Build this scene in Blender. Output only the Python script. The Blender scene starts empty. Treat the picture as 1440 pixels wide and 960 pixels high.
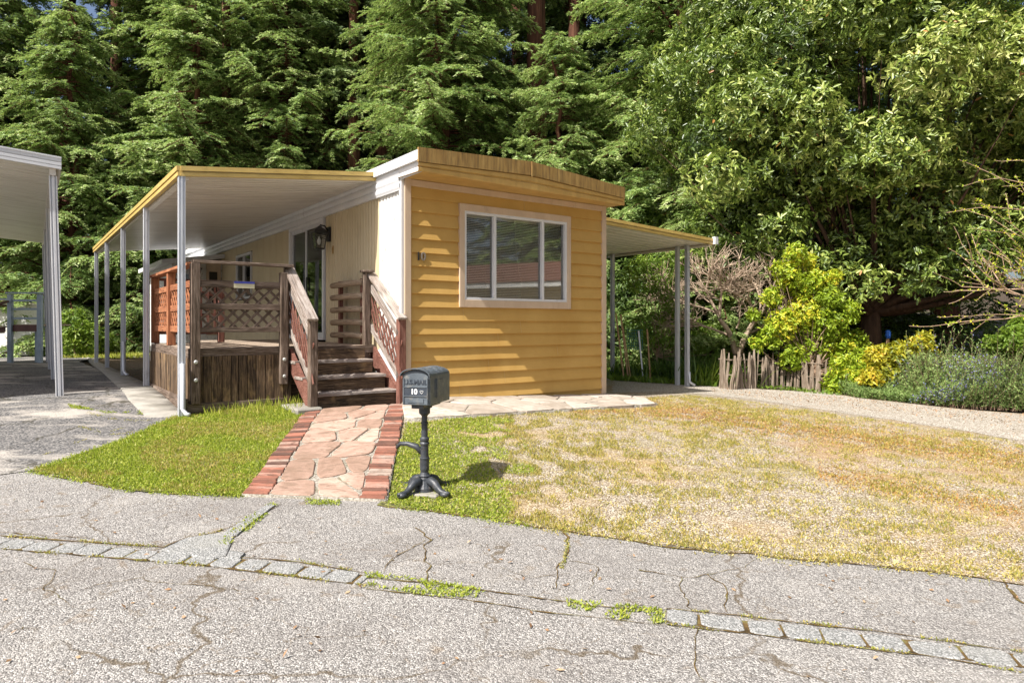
import bpy, bmesh, math, random
import numpy as np
from mathutils import Vector, Matrix, noise
from mathutils.geometry import delaunay_2d_cdt

random.seed(7); RNG = np.random.default_rng(7)
scene = bpy.context.scene
COL = scene.collection
R = math.radians

# ------------------------------------------------------------------ camera
EYE, F, CX, HY = 1.55, 960.0, 720.0, 456.0
cam_d = bpy.data.cameras.new('camera'); cam = bpy.data.objects.new('camera', cam_d); COL.objects.link(cam)
cam.location = (0, 0, EYE); cam.rotation_euler = (R(90), 0, 0)
cam_d.lens = 24; cam_d.sensor_width = 36; cam_d.shift_y = -24/1440; cam_d.clip_end = 500; cam_d.clip_start = .05
scene.camera = cam

# ------------------------------------------------------------------ house frame (u along the front wall, v back along the side)
H0 = Vector((-1.40, 8.78, 0)); ROT = math.atan2(.5891, .8079)
UX, UY = math.cos(ROT), math.sin(ROT)
def W(u, v, z=0.0): return Vector((H0.x + UX*u - UY*v, H0.y + UY*u + UX*v, z))
def toH(x, y):
    dx, dy = x-H0.x, y-H0.y
    return dx*UX+dy*UY, -dx*UY+dy*UX

# ------------------------------------------------------------------ terrain height
def _lerp(x, xs, ys):
    return float(np.interp(x, xs, ys))
def g(x, y):
    xc = max(-7, min(7, x))
    ye = 5.08-.25*xc
    ze = max(-.08, min(.4, .13-.045*xc))
    P = _lerp(x, [-5.2, -4.2, -1.4, 1.51, 8, 14], [.62, .53, .56, .40, .15, .1])
    if y < ye:
        t = max(0, y)/ye
        z = ze*t
    else:
        L = _lerp(x, [-1.2, 1.5, 5], [2.9, 4.6, 5.5])
        t = min(1, (y-ye)/L)
        t = t*1.12-.12*t**8 if t < 1 else 1
        z = ze+(P-ze)*min(1, t)
    if y > 25:
        z += .10*(y-25)
    return z
def gv(xs, ys): return np.array([g(a, b) for a, b in zip(xs, ys)])
def G(px, py):
    """ground point that the photograph shows at a pixel (planning helper)"""
    k = (px-CX)/F; m = (HY-py)/F
    Y = .5; prev = None
    while Y < 90:
        d = EYE+m*Y - g(k*Y, Y)
        if d < 0:
            a, b = Y-.1, Y
            for _ in range(20):
                c = (a+b)/2
                if EYE+m*c-g(k*c, c) < 0: b = c
                else: a = c
            return (k*b, b)
        Y += .1
    return (k*90, 90)

# ------------------------------------------------------------------ materials
MATS = {}
def newmat(name):
    m = bpy.data.materials.new(name); m.use_nodes = True
    nt = m.node_tree; nt.nodes.clear()
    out = nt.nodes.new('ShaderNodeOutputMaterial')
    b = nt.nodes.new('ShaderNodeBsdfPrincipled')
    nt.links.new(b.outputs[0], out.inputs[0])
    return m, nt, b, out
def N(nt, t, **kw):
    n = nt.nodes.new(t)
    for k, v in kw.items():
        if k in n.inputs: n.inputs[k].default_value = v
        else: setattr(n, k, v)
    return n
def coords(nt, kind, scale=(1, 1, 1)):
    if kind == 'gc':
        a = N(nt, 'ShaderNodeAttribute', attribute_name='gc'); s = a.outputs['Vector']
    elif kind == 'world':
        a = N(nt, 'ShaderNodeNewGeometry'); s = a.outputs['Position']
    else:
        a = N(nt, 'ShaderNodeTexCoord'); s = a.outputs['Object']
    mp = N(nt, 'ShaderNodeMapping'); mp.inputs['Scale'].default_value = scale
    nt.links.new(s, mp.inputs['Vector'])
    return mp.outputs['Vector']
def ramp(nt, fac, stops):
    r = nt.nodes.new('ShaderNodeValToRGB')
    e = r.color_ramp.elements
    while len(e) < len(stops): e.new(.5)
    for i, (p, c) in enumerate(stops):
        e[i].position = p; e[i].color = (c[0], c[1], c[2], 1)
    nt.links.new(fac, r.inputs['Fac'])
    return r.outputs['Color']
def mix(nt, fac, a, b, mode='MIX'):
    m = nt.nodes.new('ShaderNodeMix'); m.data_type = 'RGBA'; m.blend_type = mode
    if isinstance(fac, (int, float)): m.inputs[0].default_value = fac
    else: nt.links.new(fac, m.inputs[0])
    for s, i in ((a, 6), (b, 7)):
        if isinstance(s, tuple): m.inputs[i].default_value = (*s[:3], 1)
        else: nt.links.new(s, m.inputs[i])
    return m.outputs[2]
def noisef(nt, vec, scale, detail=6, rough=.6, dist=0):
    n = N(nt, 'ShaderNodeTexNoise', Scale=scale, Detail=detail, Roughness=rough, Distortion=dist)
    nt.links.new(vec, n.inputs['Vector'])
    return n.outputs['Fac']
def step(nt, fac, lo, hi, inv=False):
    m = N(nt, 'ShaderNodeMapRange'); m.inputs['From Min'].default_value = lo; m.inputs['From Max'].default_value = hi
    if inv: m.inputs['To Min'].default_value = 1; m.inputs['To Max'].default_value = 0
    nt.links.new(fac, m.inputs['Value']); return m.outputs['Result']
def math2(nt, op, a, b):
    m = N(nt, 'ShaderNodeMath'); m.operation = op
    for i, s in enumerate((a, b)):
        if isinstance(s, (int, float)): m.inputs[i].default_value = s
        else: nt.links.new(s, m.inputs[i])
    return m.outputs[0]
def bump(nt, b, h, strength=.3, dist=.01):
    bn = N(nt, 'ShaderNodeBump'); bn.inputs['Strength'].default_value = strength; bn.inputs['Distance'].default_value = dist
    nt.links.new(h, bn.inputs['Height']); nt.links.new(bn.outputs['Normal'], b.inputs['Normal'])

def M(name, stops, scale=3, stretch=(1, 1, 1), kind='object', rough=.6, spec=.4, metal=0, bmp=0, bscale=None, dirt=None, detail=6, dist=0):
    """general procedural surface: a noise ramp, optional second stain layer dirt=(colour, scale, stretch, lo, hi, amount)"""
    if name in MATS: return MATS[name]
    m, nt, b, out = newmat(name)
    v = coords(nt, kind, stretch)
    f = noisef(nt, v, scale, detail, .62, dist)
    c = ramp(nt, f, stops)
    if dirt:
        dc, ds, dst, lo, hi, am = dirt
        v2 = coords(nt, kind, dst)
        f2 = math2(nt, 'MULTIPLY', step(nt, noisef(nt, v2, ds, 8, .65), lo, hi), am)
        c = mix(nt, f2, c, dc)
    nt.links.new(c, b.inputs['Base Color'])
    b.inputs['Roughness'].default_value = rough; b.inputs['Specular IOR Level'].default_value = spec; b.inputs['Metallic'].default_value = metal
    if bmp:
        if bscale: f = noisef(nt, v, bscale, 5, .6)
        bump(nt, b, f, bmp, .01)
    MATS[name] = m; return m

def leafmat(name, stops, rough=.5, spec=.35, trans=.3, tcol=(.25, .4, .05)):
    m, nt, b, out = newmat(name)
    a = N(nt, 'ShaderNodeAttribute', attribute_name='rnd')
    c = ramp(nt, a.outputs['Fac'], stops)
    nt.links.new(c, b.inputs['Base Color'])
    b.inputs['Roughness'].default_value = rough; b.inputs['Specular IOR Level'].default_value = spec
    t = N(nt, 'ShaderNodeBsdfTranslucent')
    nt.links.new(mix(nt, .5, c, tcol), t.inputs['Color'])
    ms = N(nt, 'ShaderNodeMixShader'); ms.inputs[0].default_value = trans
    nt.links.new(b.outputs[0], ms.inputs[1]); nt.links.new(t.outputs[0], ms.inputs[2]); nt.links.new(ms.outputs[0], out.inputs[0])
    return m

Y_ = (.62, .345, .055)
YELLOW = M('siding_paint', [(.3, (.50, .305, .085)), (.7, (.57, .355, .11))], 2.2, rough=.62, spec=.25, bmp=.12, bscale=60, dirt=((.45, .25, .06), 1.2, (1, 1, .5), .50, .72, .6))
YFASC = M('fascia_paint', [(.3, (.48, .29, .085)), (.7, (.58, .37, .12))], 3, rough=.45, dirt=((.36, .22, .07), 2.5, (3, 3, .6), .45, .7, .55))
YGUT = M('canopy_fascia_paint', [(.3, (.52, .36, .10)), (.7, (.62, .45, .15))], 3, rough=.4, spec=.5, dirt=((.30, .19, .06), 5, (1, 1, 3), .5, .72, .6))
STAINF = M('stained_fascia', [(.3, (.28, .16, .05)), (.55, (.40, .25, .08)), (.75, (.50, .33, .12))], 3, (5, 5, 1), rough=.6, dirt=((.10, .065, .03), 5, (6, 6, .5), .45, .7, .75))
TAN = M('tan_trim_paint', [(.3, (.50, .37, .26)), (.7, (.60, .46, .33))], 6, (1, 1, .3), rough=.6, dirt=((.28, .2, .13), 9, (1, 1, .3), .62, .8, .6))
CREAM = M('cream_metal', [(.3, (.52, .43, .27)), (.7, (.60, .51, .34))], 1.5, rough=.5, dirt=((.36, .27, .15), 3, (2, 2, .6), .52, .8, .4))
WHITEP = M('white_metal_paint', [(.3, (.60, .61, .63)), (.7, (.70, .70, .70))], 3, rough=.42, spec=.45, dirt=((.30, .29, .27), 9, (1, 1, .35), .60, .78, .6))
FRESHW = M('white_peeling_paint', [(.3, (.66, .65, .62)), (.7, (.74, .73, .69))], 3, rough=.6, dirt=((.32, .28, .22), 16, (1, 1, .5), .56, .64, .75))
PAN = M('canopy_pan_metal', [(.3, (.62, .58, .50)), (.7, (.76, .72, .64))], 2.5, (.4, 3, 1), rough=.33, spec=.6, dirt=((.30, .24, .17), 3.0, (.35, 3.0, 1), .5, .72, .55))
PANB = M('beige_pan_metal', [(.3, (.64, .60, .52)), (.7, (.75, .71, .62))], 2.5, rough=.4, spec=.5, dirt=((.36, .31, .22), 2.2, (1, .5, 1), .5, .8, .5))
POSTM = M('post_aluminium', [(.3, (.52, .54, .58)), (.7, (.68, .69, .72))], 5, (1, 1, .3), rough=.35, metal=.25, spec=.5, dirt=((.22, .22, .25), 10, (1, 1, .5), .58, .75, .7))
STEP_G = M('concrete', [(.3, (.22, .205, .18)), (.7, (.34, .32, .28))], 7, rough=.9, spec=.2, bmp=.3, bscale=60, kind='world', dirt=((.17, .16, .12), 1.8, (1, 1, 1), .5, .75, .6))
DARKM = M('black_metal', [(.3, (.012, .012, .013)), (.7, (.03, .03, .03))], 8, rough=.4)
IRON = M('cast_iron_paint', [(.3, (.018, .022, .027)), (.6, (.045, .05, .058)), (.8, (.09, .085, .08))], 12, rough=.45, spec=.5, bmp=.25, bscale=50, dirt=((.16, .10, .06), 14, (1, 1, 1), .58, .72, .6))
BOXM = M('mailbox_paint', [(.3, (.06, .074, .088)), (.7, (.11, .13, .148))], 9, rough=.45, spec=.5, bmp=.15, bscale=60, dirt=((.24, .23, .20), 14, (1, 1, 1), .52, .70, .7))
BOXDK = M('mailbox_dark_paint', [(.3, (.03, .038, .05)), (.7, (.055, .065, .08))], 12, rough=.45)
WHITE = M('white_paint', [(.3, (.78, .78, .76)), (.7, (.82, .82, .8))], 5, rough=.5)
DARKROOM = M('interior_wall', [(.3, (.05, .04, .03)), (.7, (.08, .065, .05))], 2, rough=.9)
BLIND = M('blind_vinyl', [(.3, (.74, .68, .56)), (.7, (.82, .76, .64))], 3, rough=.6)
BARK = M('bark', [(.3, (.045, .028, .02)), (.55, (.10, .06, .04)), (.75, (.18, .11, .075))], 4, (3, 3, .35), rough=.95, spec=.1, bmp=.8, bscale=6)
REDBARK = M('redwood_bark', [(.3, (.05, .024, .016)), (.55, (.13, .06, .038)), (.75, (.22, .11, .07))], 3, (4, 4, .3), rough=.95, spec=.1, bmp=.9, bscale=5)
GREYBARK = M('pale_bark', [(.3, (.26, .19, .13)), (.55, (.42, .32, .235)), (.75, (.54, .44, .33))], 8, (2, 2, .6), rough=.9, spec=.1, bmp=.5, bscale=20)
PICK = M('weathered_picket_wood', [(.25, (.07, .05, .035)), (.5, (.22, .17, .125)), (.75, (.40, .33, .265))], 5, (1, 6, 6), 'gc', rough=.9, spec=.1, bmp=.6)
BLUEP = M('grey_blue_paint', [(.3, (.22, .29, .36)), (.7, (.32, .40, .47))], 5, rough=.6, dirt=((.12, .13, .14), 8, (1, 1, 1), .58, .75, .5))
MAROON = M('brown_red_paint', [(.3, (.07, .03, .025)), (.7, (.12, .055, .045))], 5, rough=.6)
STAKE = M('wood_stake', [(.3, (.36, .2, .1)), (.7, (.52, .34, .19))], 6, rough=.8)
TEAL = M('green_plastic_mesh', [(.3, (.02, .12, .11)), (.7, (.03, .18, .16))], 6, rough=.5)
BLUEPL = M('blue_plastic', [(.3, (.02, .10, .45)), (.7, (.03, .14, .55))], 6, rough=.5)
REDROOF = M('red_tile_roof', [(.3, (.13, .055, .04)), (.7, (.24, .11, .08))], 5, rough=.8)

def wood(name, stops, dirt=None, rough=.85):
    m, nt, b, out = newmat(name)
    v = coords(nt, 'gc', (1.1, 16, 16)); f = noisef(nt, v, 3.0, 9, .72, .6)
    v2 = coords(nt, 'gc', (.8, 3, 3)); f2 = noisef(nt, v2, 2.3, 5, .6)
    s = math2(nt, 'ADD', math2(nt, 'MULTIPLY', f, .7), math2(nt, 'MULTIPLY', f2, .3))
    c = ramp(nt, s, stops)
    v3 = coords(nt, 'gc', (1.5, 45, 45)); f3 = noisef(nt, v3, 3, 4, .6)
    c = mix(nt, step(nt, f3, .56, .66), c, (.012, .009, .007))
    if dirt:
        c = mix(nt, math2(nt, 'MULTIPLY', step(nt, noisef(nt, coords(nt, 'gc', (1, 2, 2)), 3.5, 6, .6), dirt[1], dirt[2]), dirt[3]), c, dirt[0])
    nt.links.new(c, b.inputs['Base Color'])
    b.inputs['Roughness'].default_value = rough; b.inputs['Specular IOR Level'].default_value = .2
    bump(nt, b, math2(nt, 'ADD', f, math2(nt, 'MULTIPLY', f3, .8)), .7, .006)
    return m
WOOD = wood('weathered_deck_wood', [(.32, (.03, .02, .015)), (.46, (.10, .07, .05)), (.56, (.21, .155, .12)), (.68, (.42, .35, .29))])
WOODG = wood('grey_weathered_wood', [(.32, (.09, .065, .05)), (.46, (.24, .19, .16)), (.56, (.40, .35, .31)), (.68, (.56, .51, .46))])
WOODR = wood('red_stained_wood', [(.32, (.13, .05, .025)), (.48, (.30, .115, .055)), (.58, (.40, .17, .08)), (.7, (.48, .26, .15))])
WOODRD = wood('dull_red_wood', [(.32, (.07, .03, .022)), (.48, (.17, .07, .05)), (.58, (.25, .12, .09)), (.7, (.34, .22, .17))])
PLANK = wood('skirt_plank_wood', [(.30, (.014, .010, .008)), (.43, (.055, .038, .026)), (.55, (.17, .11, .065)), (.68, (.40, .29, .18))], ((.38, .25, .12), .56, .66, .55))
FLOORW = wood('deck_floor_wood', [(.32, (.2, .14, .10)), (.5, (.36, .28, .21)), (.68, (.5, .42, .34))])
LOGW = wood('peeled_log_wood', [(.32, (.16, .11, .07)), (.48, (.34, .25, .17)), (.66, (.5, .41, .31))])

def glassmat(name, tint=.9, refl=1.0):
    m, nt, b, out = newmat(name)
    nt.nodes.remove(b)
    t = N(nt, 'ShaderNodeBsdfTransparent'); t.inputs[0].default_value = (tint, tint, tint*.98, 1)
    gl = N(nt, 'ShaderNodeBsdfGlossy'); gl.inputs['Roughness'].default_value = .02
    fr = N(nt, 'ShaderNodeFresnel'); fr.inputs[0].default_value = 1.5
    ms = N(nt, 'ShaderNodeMixShader')
    nt.links.new(math2(nt, 'MULTIPLY', fr.outputs[0], refl), ms.inputs[0]); nt.links.new(t.outputs[0], ms.inputs[1]); nt.links.new(gl.outputs[0], ms.inputs[2])
    nt.links.new(ms.outputs[0], out.inputs[0]); return m
GLASS = glassmat('window_glass', .94, 1.5)
LAMPG = glassmat('lantern_glass', .9, 1.0)

# ------------------------------------------------------------------ mesh builder
class MB:
    def __init__(s, org=(0, 0, 0)):
        s.v = []; s.f = []; s.gc = []; s.org = Vector(org); s.smooth = False
    def add(s, verts, faces, gcs=None):
        o = len(s.v); s.v += [tuple(p) for p in verts]; s.f += [tuple(i+o for i in f) for f in faces]
        s.gc += gcs if gcs else [tuple(p) for p in verts]
    def box(s, x0, x1, y0, y1, z0, z1, grain=None):
        V = [(x, y, z) for x in (x0, x1) for y in (y0, y1) for z in (z0, z1)]
        Fc = [(0, 1, 3, 2), (4, 6, 7, 5), (0, 4, 5, 1), (2, 3, 7, 6), (0, 2, 6, 4), (1, 5, 7, 3)]
        d = (abs(x1-x0), abs(y1-y0), abs(z1-z0)); ax = d.index(max(d)) if grain is None else grain
        r = random.uniform(0, 50), random.uniform(0, 50), random.uniform(0, 50)
        o = [ax]+[i for i in range(3) if i != ax]
        s.add(V, Fc, [(p[o[0]]+r[0], p[o[1]]+r[1], p[o[2]]+r[2]) for p in V])
    def beam(s, p0, p1, w, h, up=(0, 0, 1)):
        p0, p1 = Vector(p0), Vector(p1); d = (p1-p0); L = d.length; d.normalize()
        upv = Vector(up)
        if abs(d.dot(upv)) > .99: upv = Vector((0, 1, 0))
        sd = d.cross(upv).normalized(); u2 = sd.cross(d).normalized()
        V = []; gcs = []; r = [random.uniform(0, 50) for _ in range(3)]
        for t in (0, 1):
            for a in (-1, 1):
                for b in (-1, 1):
                    V.append(p0+d*L*t+sd*a*w/2+u2*b*h/2); gcs.append((r[0]+L*t, r[1]+a*w/2, r[2]+b*h/2))
        s.add(V, [(0, 1, 3, 2), (4, 6, 7, 5), (0, 4, 5, 1), (2, 3, 7, 6), (0, 2, 6, 4), (1, 5, 7, 3)], gcs)
    def tube(s, pts, rad, n=8, cap=True):
        pts = [Vector(p) for p in pts]
        if not hasattr(rad, '__len__'): rad = [rad]*len(pts)
        V = []; gcs = []; r0 = [random.uniform(0, 50) for _ in range(3)]; acc = 0
        ref = None
        for i, p in enumerate(pts):
            d = (pts[min(i+1, len(pts)-1)]-pts[max(i-1, 0)]).normalized()
            if ref is None: ref = Vector((0, 0, 1)) if abs(d.z) < .9 else Vector((1, 0, 0))
            a = d.cross(ref).normalized(); b = d.cross(a).normalized(); ref = -b if False else ref
            if i: acc += (p-pts[i-1]).length
            for k in range(n):
                t = 2*math.pi*k/n
                V.append(p+a*math.cos(t)*rad[i]+b*math.sin(t)*rad[i]); gcs.append((r0[0]+acc, r0[1]+math.cos(t)*rad[i], r0[2]+math.sin(t)*rad[i]))
        Fc = []
        for i in range(len(pts)-1):
            for k in range(n):
                Fc.append((i*n+k, i*n+(k+1) % n, (i+1)*n+(k+1) % n, (i+1)*n+k))
        if cap: Fc.append(tuple(range(n-1, -1, -1))); Fc.append(tuple((len(pts)-1)*n+k for k in range(n)))
        s.add(V, Fc, gcs)
    def lathe(s, c, prof, n=20):
        V = []; Fc = []
        for (r, z) in prof:
            for k in range(n):
                t = 2*math.pi*k/n; V.append((c[0]+r*math.cos(t), c[1]+r*math.sin(t), c[2]+z))
        for i in range(len(prof)-1):
            for k in range(n): Fc.append((i*n+k, i*n+(k+1) % n, (i+1)*n+(k+1) % n, (i+1)*n+k))
        Fc.append(tuple(range(n-1, -1, -1))); Fc.append(tuple((len(prof)-1)*n+k for k in range(n)))
        s.add(V, Fc)
    def prism(s, poly, vec):
        """poly: 3-D loop, extruded by vec"""
        n = len(poly); vec = Vector(vec); P = [Vector(p) for p in poly]
        V = P+[p+vec for p in P]
        Fc = [tuple(range(n)), tuple(range(2*n-1, n-1, -1))]+[(i, i+n, (i+1) % n+n, (i+1) % n) for i in range(n)]
        s.add(V, Fc)
    def sheet(s, rows):
        """rows: list of equal-length point lists -> quad sheet"""
        n = len(rows[0]); V = [p for r in rows for p in r]
        s.add(V, [(i*n+k, i*n+k+1, (i+1)*n+k+1, (i+1)*n+k) for i in range(len(rows)-1) for k in range(n-1)])
    def build(s, name, mat, parent=None, bevel=0, smooth=False, label=None, seg=1, solid=0):
        me = bpy.data.meshes.new(name)
        me.from_pydata([tuple(Vector(p)-s.org) for p in s.v], [], s.f); me.update()
        bm = bmesh.new(); bm.from_mesh(me); bmesh.ops.recalc_face_normals(bm, faces=bm.faces); bm.to_mesh(me); bm.free()
        at = me.attributes.new('gc', 'FLOAT_VECTOR', 'POINT'); at.data.foreach_set('vector', np.array(s.gc, 'f').ravel())
        if smooth: me.polygons.foreach_set('use_smooth', [True]*len(me.polygons))
        me.materials.append(mat)
        o = bpy.data.objects.new(name, me); COL.objects.link(o)
        if parent: o.parent = parent
        if solid:
            md = o.modifiers.new('thick', 'SOLIDIFY'); md.thickness = solid; md.offset = 0
        if bevel:
            md = o.modifiers.new('bevel', 'BEVEL'); md.width = bevel; md.segments = seg; md.limit_method = 'ANGLE'; md.harden_normals = False
        if label: o['label'] = label
        return o

def tag(o, label, cat, group=None, kind=None):
    if label: o['label'] = label
    if cat: o['category'] = cat
    if group: o['group'] = group
    if kind: o['kind'] = kind
    return o
def thing(name, label, cat, loc=(0, 0, 0), rz=0, group=None):
    o = bpy.data.objects.new(name, None); COL.objects.link(o); o.location = loc; o.rotation_euler = (0, 0, rz)
    o.empty_display_size = .2
    return tag(o, label, cat, group)
def hthing(name, label, cat, u, v, z, group=None):
    """thing in the house frame; its parts are built in (u, v, z) with org=(u, v, z)"""
    o = thing(name, label, cat, W(u, v, z), ROT, group); o['_'] = 1; del o['_']
    return o
def copy_tree(o, parent=None):
    c = o.copy(); COL.objects.link(c)
    if parent: c.parent = parent
    for ch in list(o.children): copy_tree(ch, c)
    return c

def npmesh(name, V, Fq, mat, parent=None, rnd=None, smooth=False, loc=None, nper=4):
    """V (n,3), Fq (m,k) numpy -> mesh object"""
    me = bpy.data.meshes.new(name)
    k = Fq.shape[1]; m = len(Fq)
    me.vertices.add(len(V)); me.vertices.foreach_set('co', np.ascontiguousarray(V, 'f').ravel())
    me.loops.add(m*k); me.loops.foreach_set('vertex_index', np.ascontiguousarray(Fq, 'i').ravel())
    me.polygons.add(m); me.polygons.foreach_set('loop_start', np.arange(0, m*k, k, dtype='i')); me.polygons.foreach_set('loop_total', np.full(m, k, 'i'))
    if smooth: me.polygons.foreach_set('use_smooth', np.ones(m, bool))
    me.update(calc_edges=True)
    if rnd is not None:
        at = me.attributes.new('rnd', 'FLOAT', 'POINT'); at.data.foreach_set('value', np.ascontiguousarray(rnd, 'f'))
    me.materials.append(mat)
    o = bpy.data.objects.new(name, me); COL.objects.link(o)
    if parent: o.parent = parent
    if loc is not None: o.location = loc
    return o

def unit(a): return a/np.maximum(1e-9, np.linalg.norm(a, axis=-1, keepdims=True))
def leaves(P, D, Nn, L, Wd, fold=0.0):
    """diamond leaves: base P, direction D, rough normal Nn, length L, width Wd -> V, F"""
    n = len(P); D = unit(D); S = unit(np.cross(D, Nn)); U = np.cross(S, D)
    L = np.broadcast_to(L, (n,))[:, None]; Wd = np.broadcast_to(Wd, (n,))[:, None]
    V = np.empty((n, 4, 3))
    V[:, 0] = P; V[:, 1] = P+D*L*.45+S*Wd*.5+U*Wd*fold; V[:, 2] = P+D*L-U*L*.12; V[:, 3] = P+D*L*.45-S*Wd*.5+U*Wd*fold
    Fq = np.arange(n*4).reshape(n, 4)
    return V.reshape(-1, 3), Fq
def bigleaves(P, D, Nn, L, Wd, fold=.18, droop=.2):
    """six-point folded leaf, two quads"""
    n = len(P); D = unit(D); S = unit(np.cross(D, Nn)); U = np.cross(S, D)
    L = np.broadcast_to(L, (n,))[:, None]; Wd = np.broadcast_to(Wd, (n,))[:, None]
    V = np.empty((n, 6, 3))
    V[:, 0] = P; V[:, 1] = P+D*L*.35+S*Wd*.42+U*Wd*fold; V[:, 2] = P+D*L*.75+S*Wd*.40+U*(Wd*fold-L*droop*.5)
    V[:, 3] = P+D*L-U*L*droop; V[:, 4] = P+D*L*.75-S*Wd*.40+U*(Wd*fold-L*droop*.5); V[:, 5] = P+D*L*.35-S*Wd*.42+U*Wd*fold
    b = np.arange(n)[:, None]*6
    Fq = np.concatenate([b+np.array([[0, 1, 2, 3]]), b+np.array([[0, 3, 4, 5]])], 1).reshape(-1, 4)
    return V.reshape(-1, 3), Fq
def rv(n, s=1.0): return RNG.normal(0, s, (n, 3))

# ------------------------------------------------------------------ ground sheets
def inpoly(px, py, poly):
    poly = np.asarray(poly); x = np.asarray(px); y = np.asarray(py); c = np.zeros(x.shape, bool)
    j = len(poly)-1
    for i in range(len(poly)):
        xi, yi = poly[i]; xj, yj = poly[j]
        cond = ((yi > y) != (yj > y)) & (x < (xj-xi)*(y-yi)/(yj-yi+1e-12)+xi)
        c ^= cond; j = i
    return c
def resample(poly, step, jit=0.0, seed=0):
    out = []
    rr = random.Random(seed)
    for i in range(len(poly)):
        a = Vector(poly[i][:2]); b = Vector(poly[(i+1) % len(poly)][:2]); n = max(1, int((b-a).length/step))
        d = (b-a).normalized() if (b-a).length else Vector((1, 0)); nn = Vector((-d.y, d.x))
        for k in range(n):
            p = a.lerp(b, k/n)
            if jit: p = p+nn*(noise.noise(Vector((p.x*2.3, p.y*2.3, seed)))*jit+noise.noise(Vector((p.x*9, p.y*9, seed+4)))*jit*.45)
            out.append(p)
    return out
def ground_sheet(name, poly, dz, mat, step=.2, jit=0, kind='structure', seed=0, label=None, skirt=0):
    B = resample(poly, step*.8, jit, seed)
    bx = [p.x for p in B]; by = [p.y for p in B]
    xs = np.arange(min(bx), max(bx), step); ys = np.arange(min(by), max(by), step)
    X, Yg = np.meshgrid(xs, ys); ins = inpoly(X.ravel(), Yg.ravel(), [(p.x, p.y) for p in B])
    pts = list(B)+[Vector((a, b)) for a, b in zip(X.ravel()[ins], Yg.ravel()[ins])]
    r = delaunay_2d_cdt(pts, [], [list(range(len(B)))], 1, 1e-5)
    me = bpy.data.meshes.new(name)
    vs_ = [(p.x, p.y, g(p.x, p.y)+dz) for p in r[0]]; me.from_pydata(vs_, [], r[2]); me.update()
    bm = bmesh.new(); bm.from_mesh(me)
    for f in bm.faces:
        if f.normal.z < 0: f.normal_flip()
        f.smooth = True
    if skirt:
        be = [e for e in bm.edges if e.is_boundary]
        ex = bmesh.ops.extrude_edge_only(bm, edges=be)
        for v_ in ex['geom']:
            if isinstance(v_, bmesh.types.BMVert): v_.co.z -= skirt
    bm.to_mesh(me); bm.free()
    me.materials.append(mat)
    o = bpy.data.objects.new(name, me); COL.objects.link(o); o['kind'] = kind
    if label: o['label'] = label
    return o

def aggregate(name, stones, gapc, scale, bstr=.6, patches=None, rough=.9, big=None, cracks=None, bdist=.008):
    """stony surface: voronoi chips with their own colours"""
    m, nt, b, out = newmat(name)
    v = coords(nt, 'world')
    vo = N(nt, 'ShaderNodeTexVoronoi', Scale=scale); vo.feature = 'F1'; nt.links.new(v, vo.inputs['Vector'])
    sep = N(nt, 'ShaderNodeSeparateColor'); nt.links.new(vo.outputs['Color'], sep.inputs[0])
    c = ramp(nt, sep.outputs[0], stones)
    c = mix(nt, step(nt, vo.outputs['Distance'], .5, .85), c, gapc)
    if big:
        for (col, sc, st, lo, hi, am) in big:
            f = math2(nt, 'MULTIPLY', step(nt, noisef(nt, coords(nt, 'world', st), sc, 7, .62, .4), lo, hi), am)
            c = mix(nt, f, c, col)
    if cracks:
        vn = N(nt, 'ShaderNodeVectorMath'); vn.operation = 'ADD'
        nz = N(nt, 'ShaderNodeTexNoise', Scale=5.0, Detail=5); nt.links.new(v, nz.inputs['Vector'])
        sc = N(nt, 'ShaderNodeVectorMath'); sc.operation = 'SCALE'; sc.inputs['Scale'].default_value = .35
        nt.links.new(nz.outputs['Color'], sc.inputs[0]); nt.links.new(sc.outputs[0], vn.inputs[0]); nt.links.new(v, vn.inputs[1])
        for (s_, wdt, col, am) in cracks:
            v2 = N(nt, 'ShaderNodeTexVoronoi', Scale=s_); v2.feature = 'DISTANCE_TO_EDGE'; nt.links.new(vn.outputs[0], v2.inputs['Vector'])
            f = math2(nt, 'MULTIPLY', step(nt, v2.outputs['Distance'], wdt*.3, wdt, True), step(nt, noisef(nt, v, .9, 3), .42, .55))
            c = mix(nt, math2(nt, 'MULTIPLY', f, am), c, col)
    nt.links.new(c, b.inputs['Base Color']); b.inputs['Roughness'].default_value = rough; b.inputs['Specular IOR Level'].default_value = .25
    h = math2(nt, 'SUBTRACT', math2(nt, 'MULTIPLY', noisef(nt, v, scale*.35, 3), 1.4), vo.outputs['Distance'])
    bump(nt, b, h, bstr, bdist)
    return m
ROADM = aggregate('chip_seal_asphalt', [(0, (.12, .11, .10)), (.3, (.24, .225, .21)), (.7, (.36, .34, .318)), (1, (.58, .55, .51))], (.14, .13, .12), 135, .8,
                  big=[((.17, .15, .135), .8, (1, 2, 1), .48, .70, .5), ((.45, .42, .38), 1.6, (1, 1, 1), .52, .75, .45), ((.21, .15, .09), 6, (1, 1, 1), .60, .68, .5)], cracks=[(.55, .009, (.11, .08, .045), .75), (2.1, .009, (.14, .10, .055), .5)])
ROADM2 = aggregate('worn_fine_asphalt', [(0, (.15, .135, .125)), (.35, (.29, .27, .25)), (.7, (.42, .39, .36)), (1, (.62, .58, .53))], (.10, .09, .08), 95, .6,
                   big=[((.36, .335, .31), 1.6, (1, 1, 1), .5, .8, .4)], cracks=[(.8, .012, (.12, .085, .045), .8)])
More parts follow.
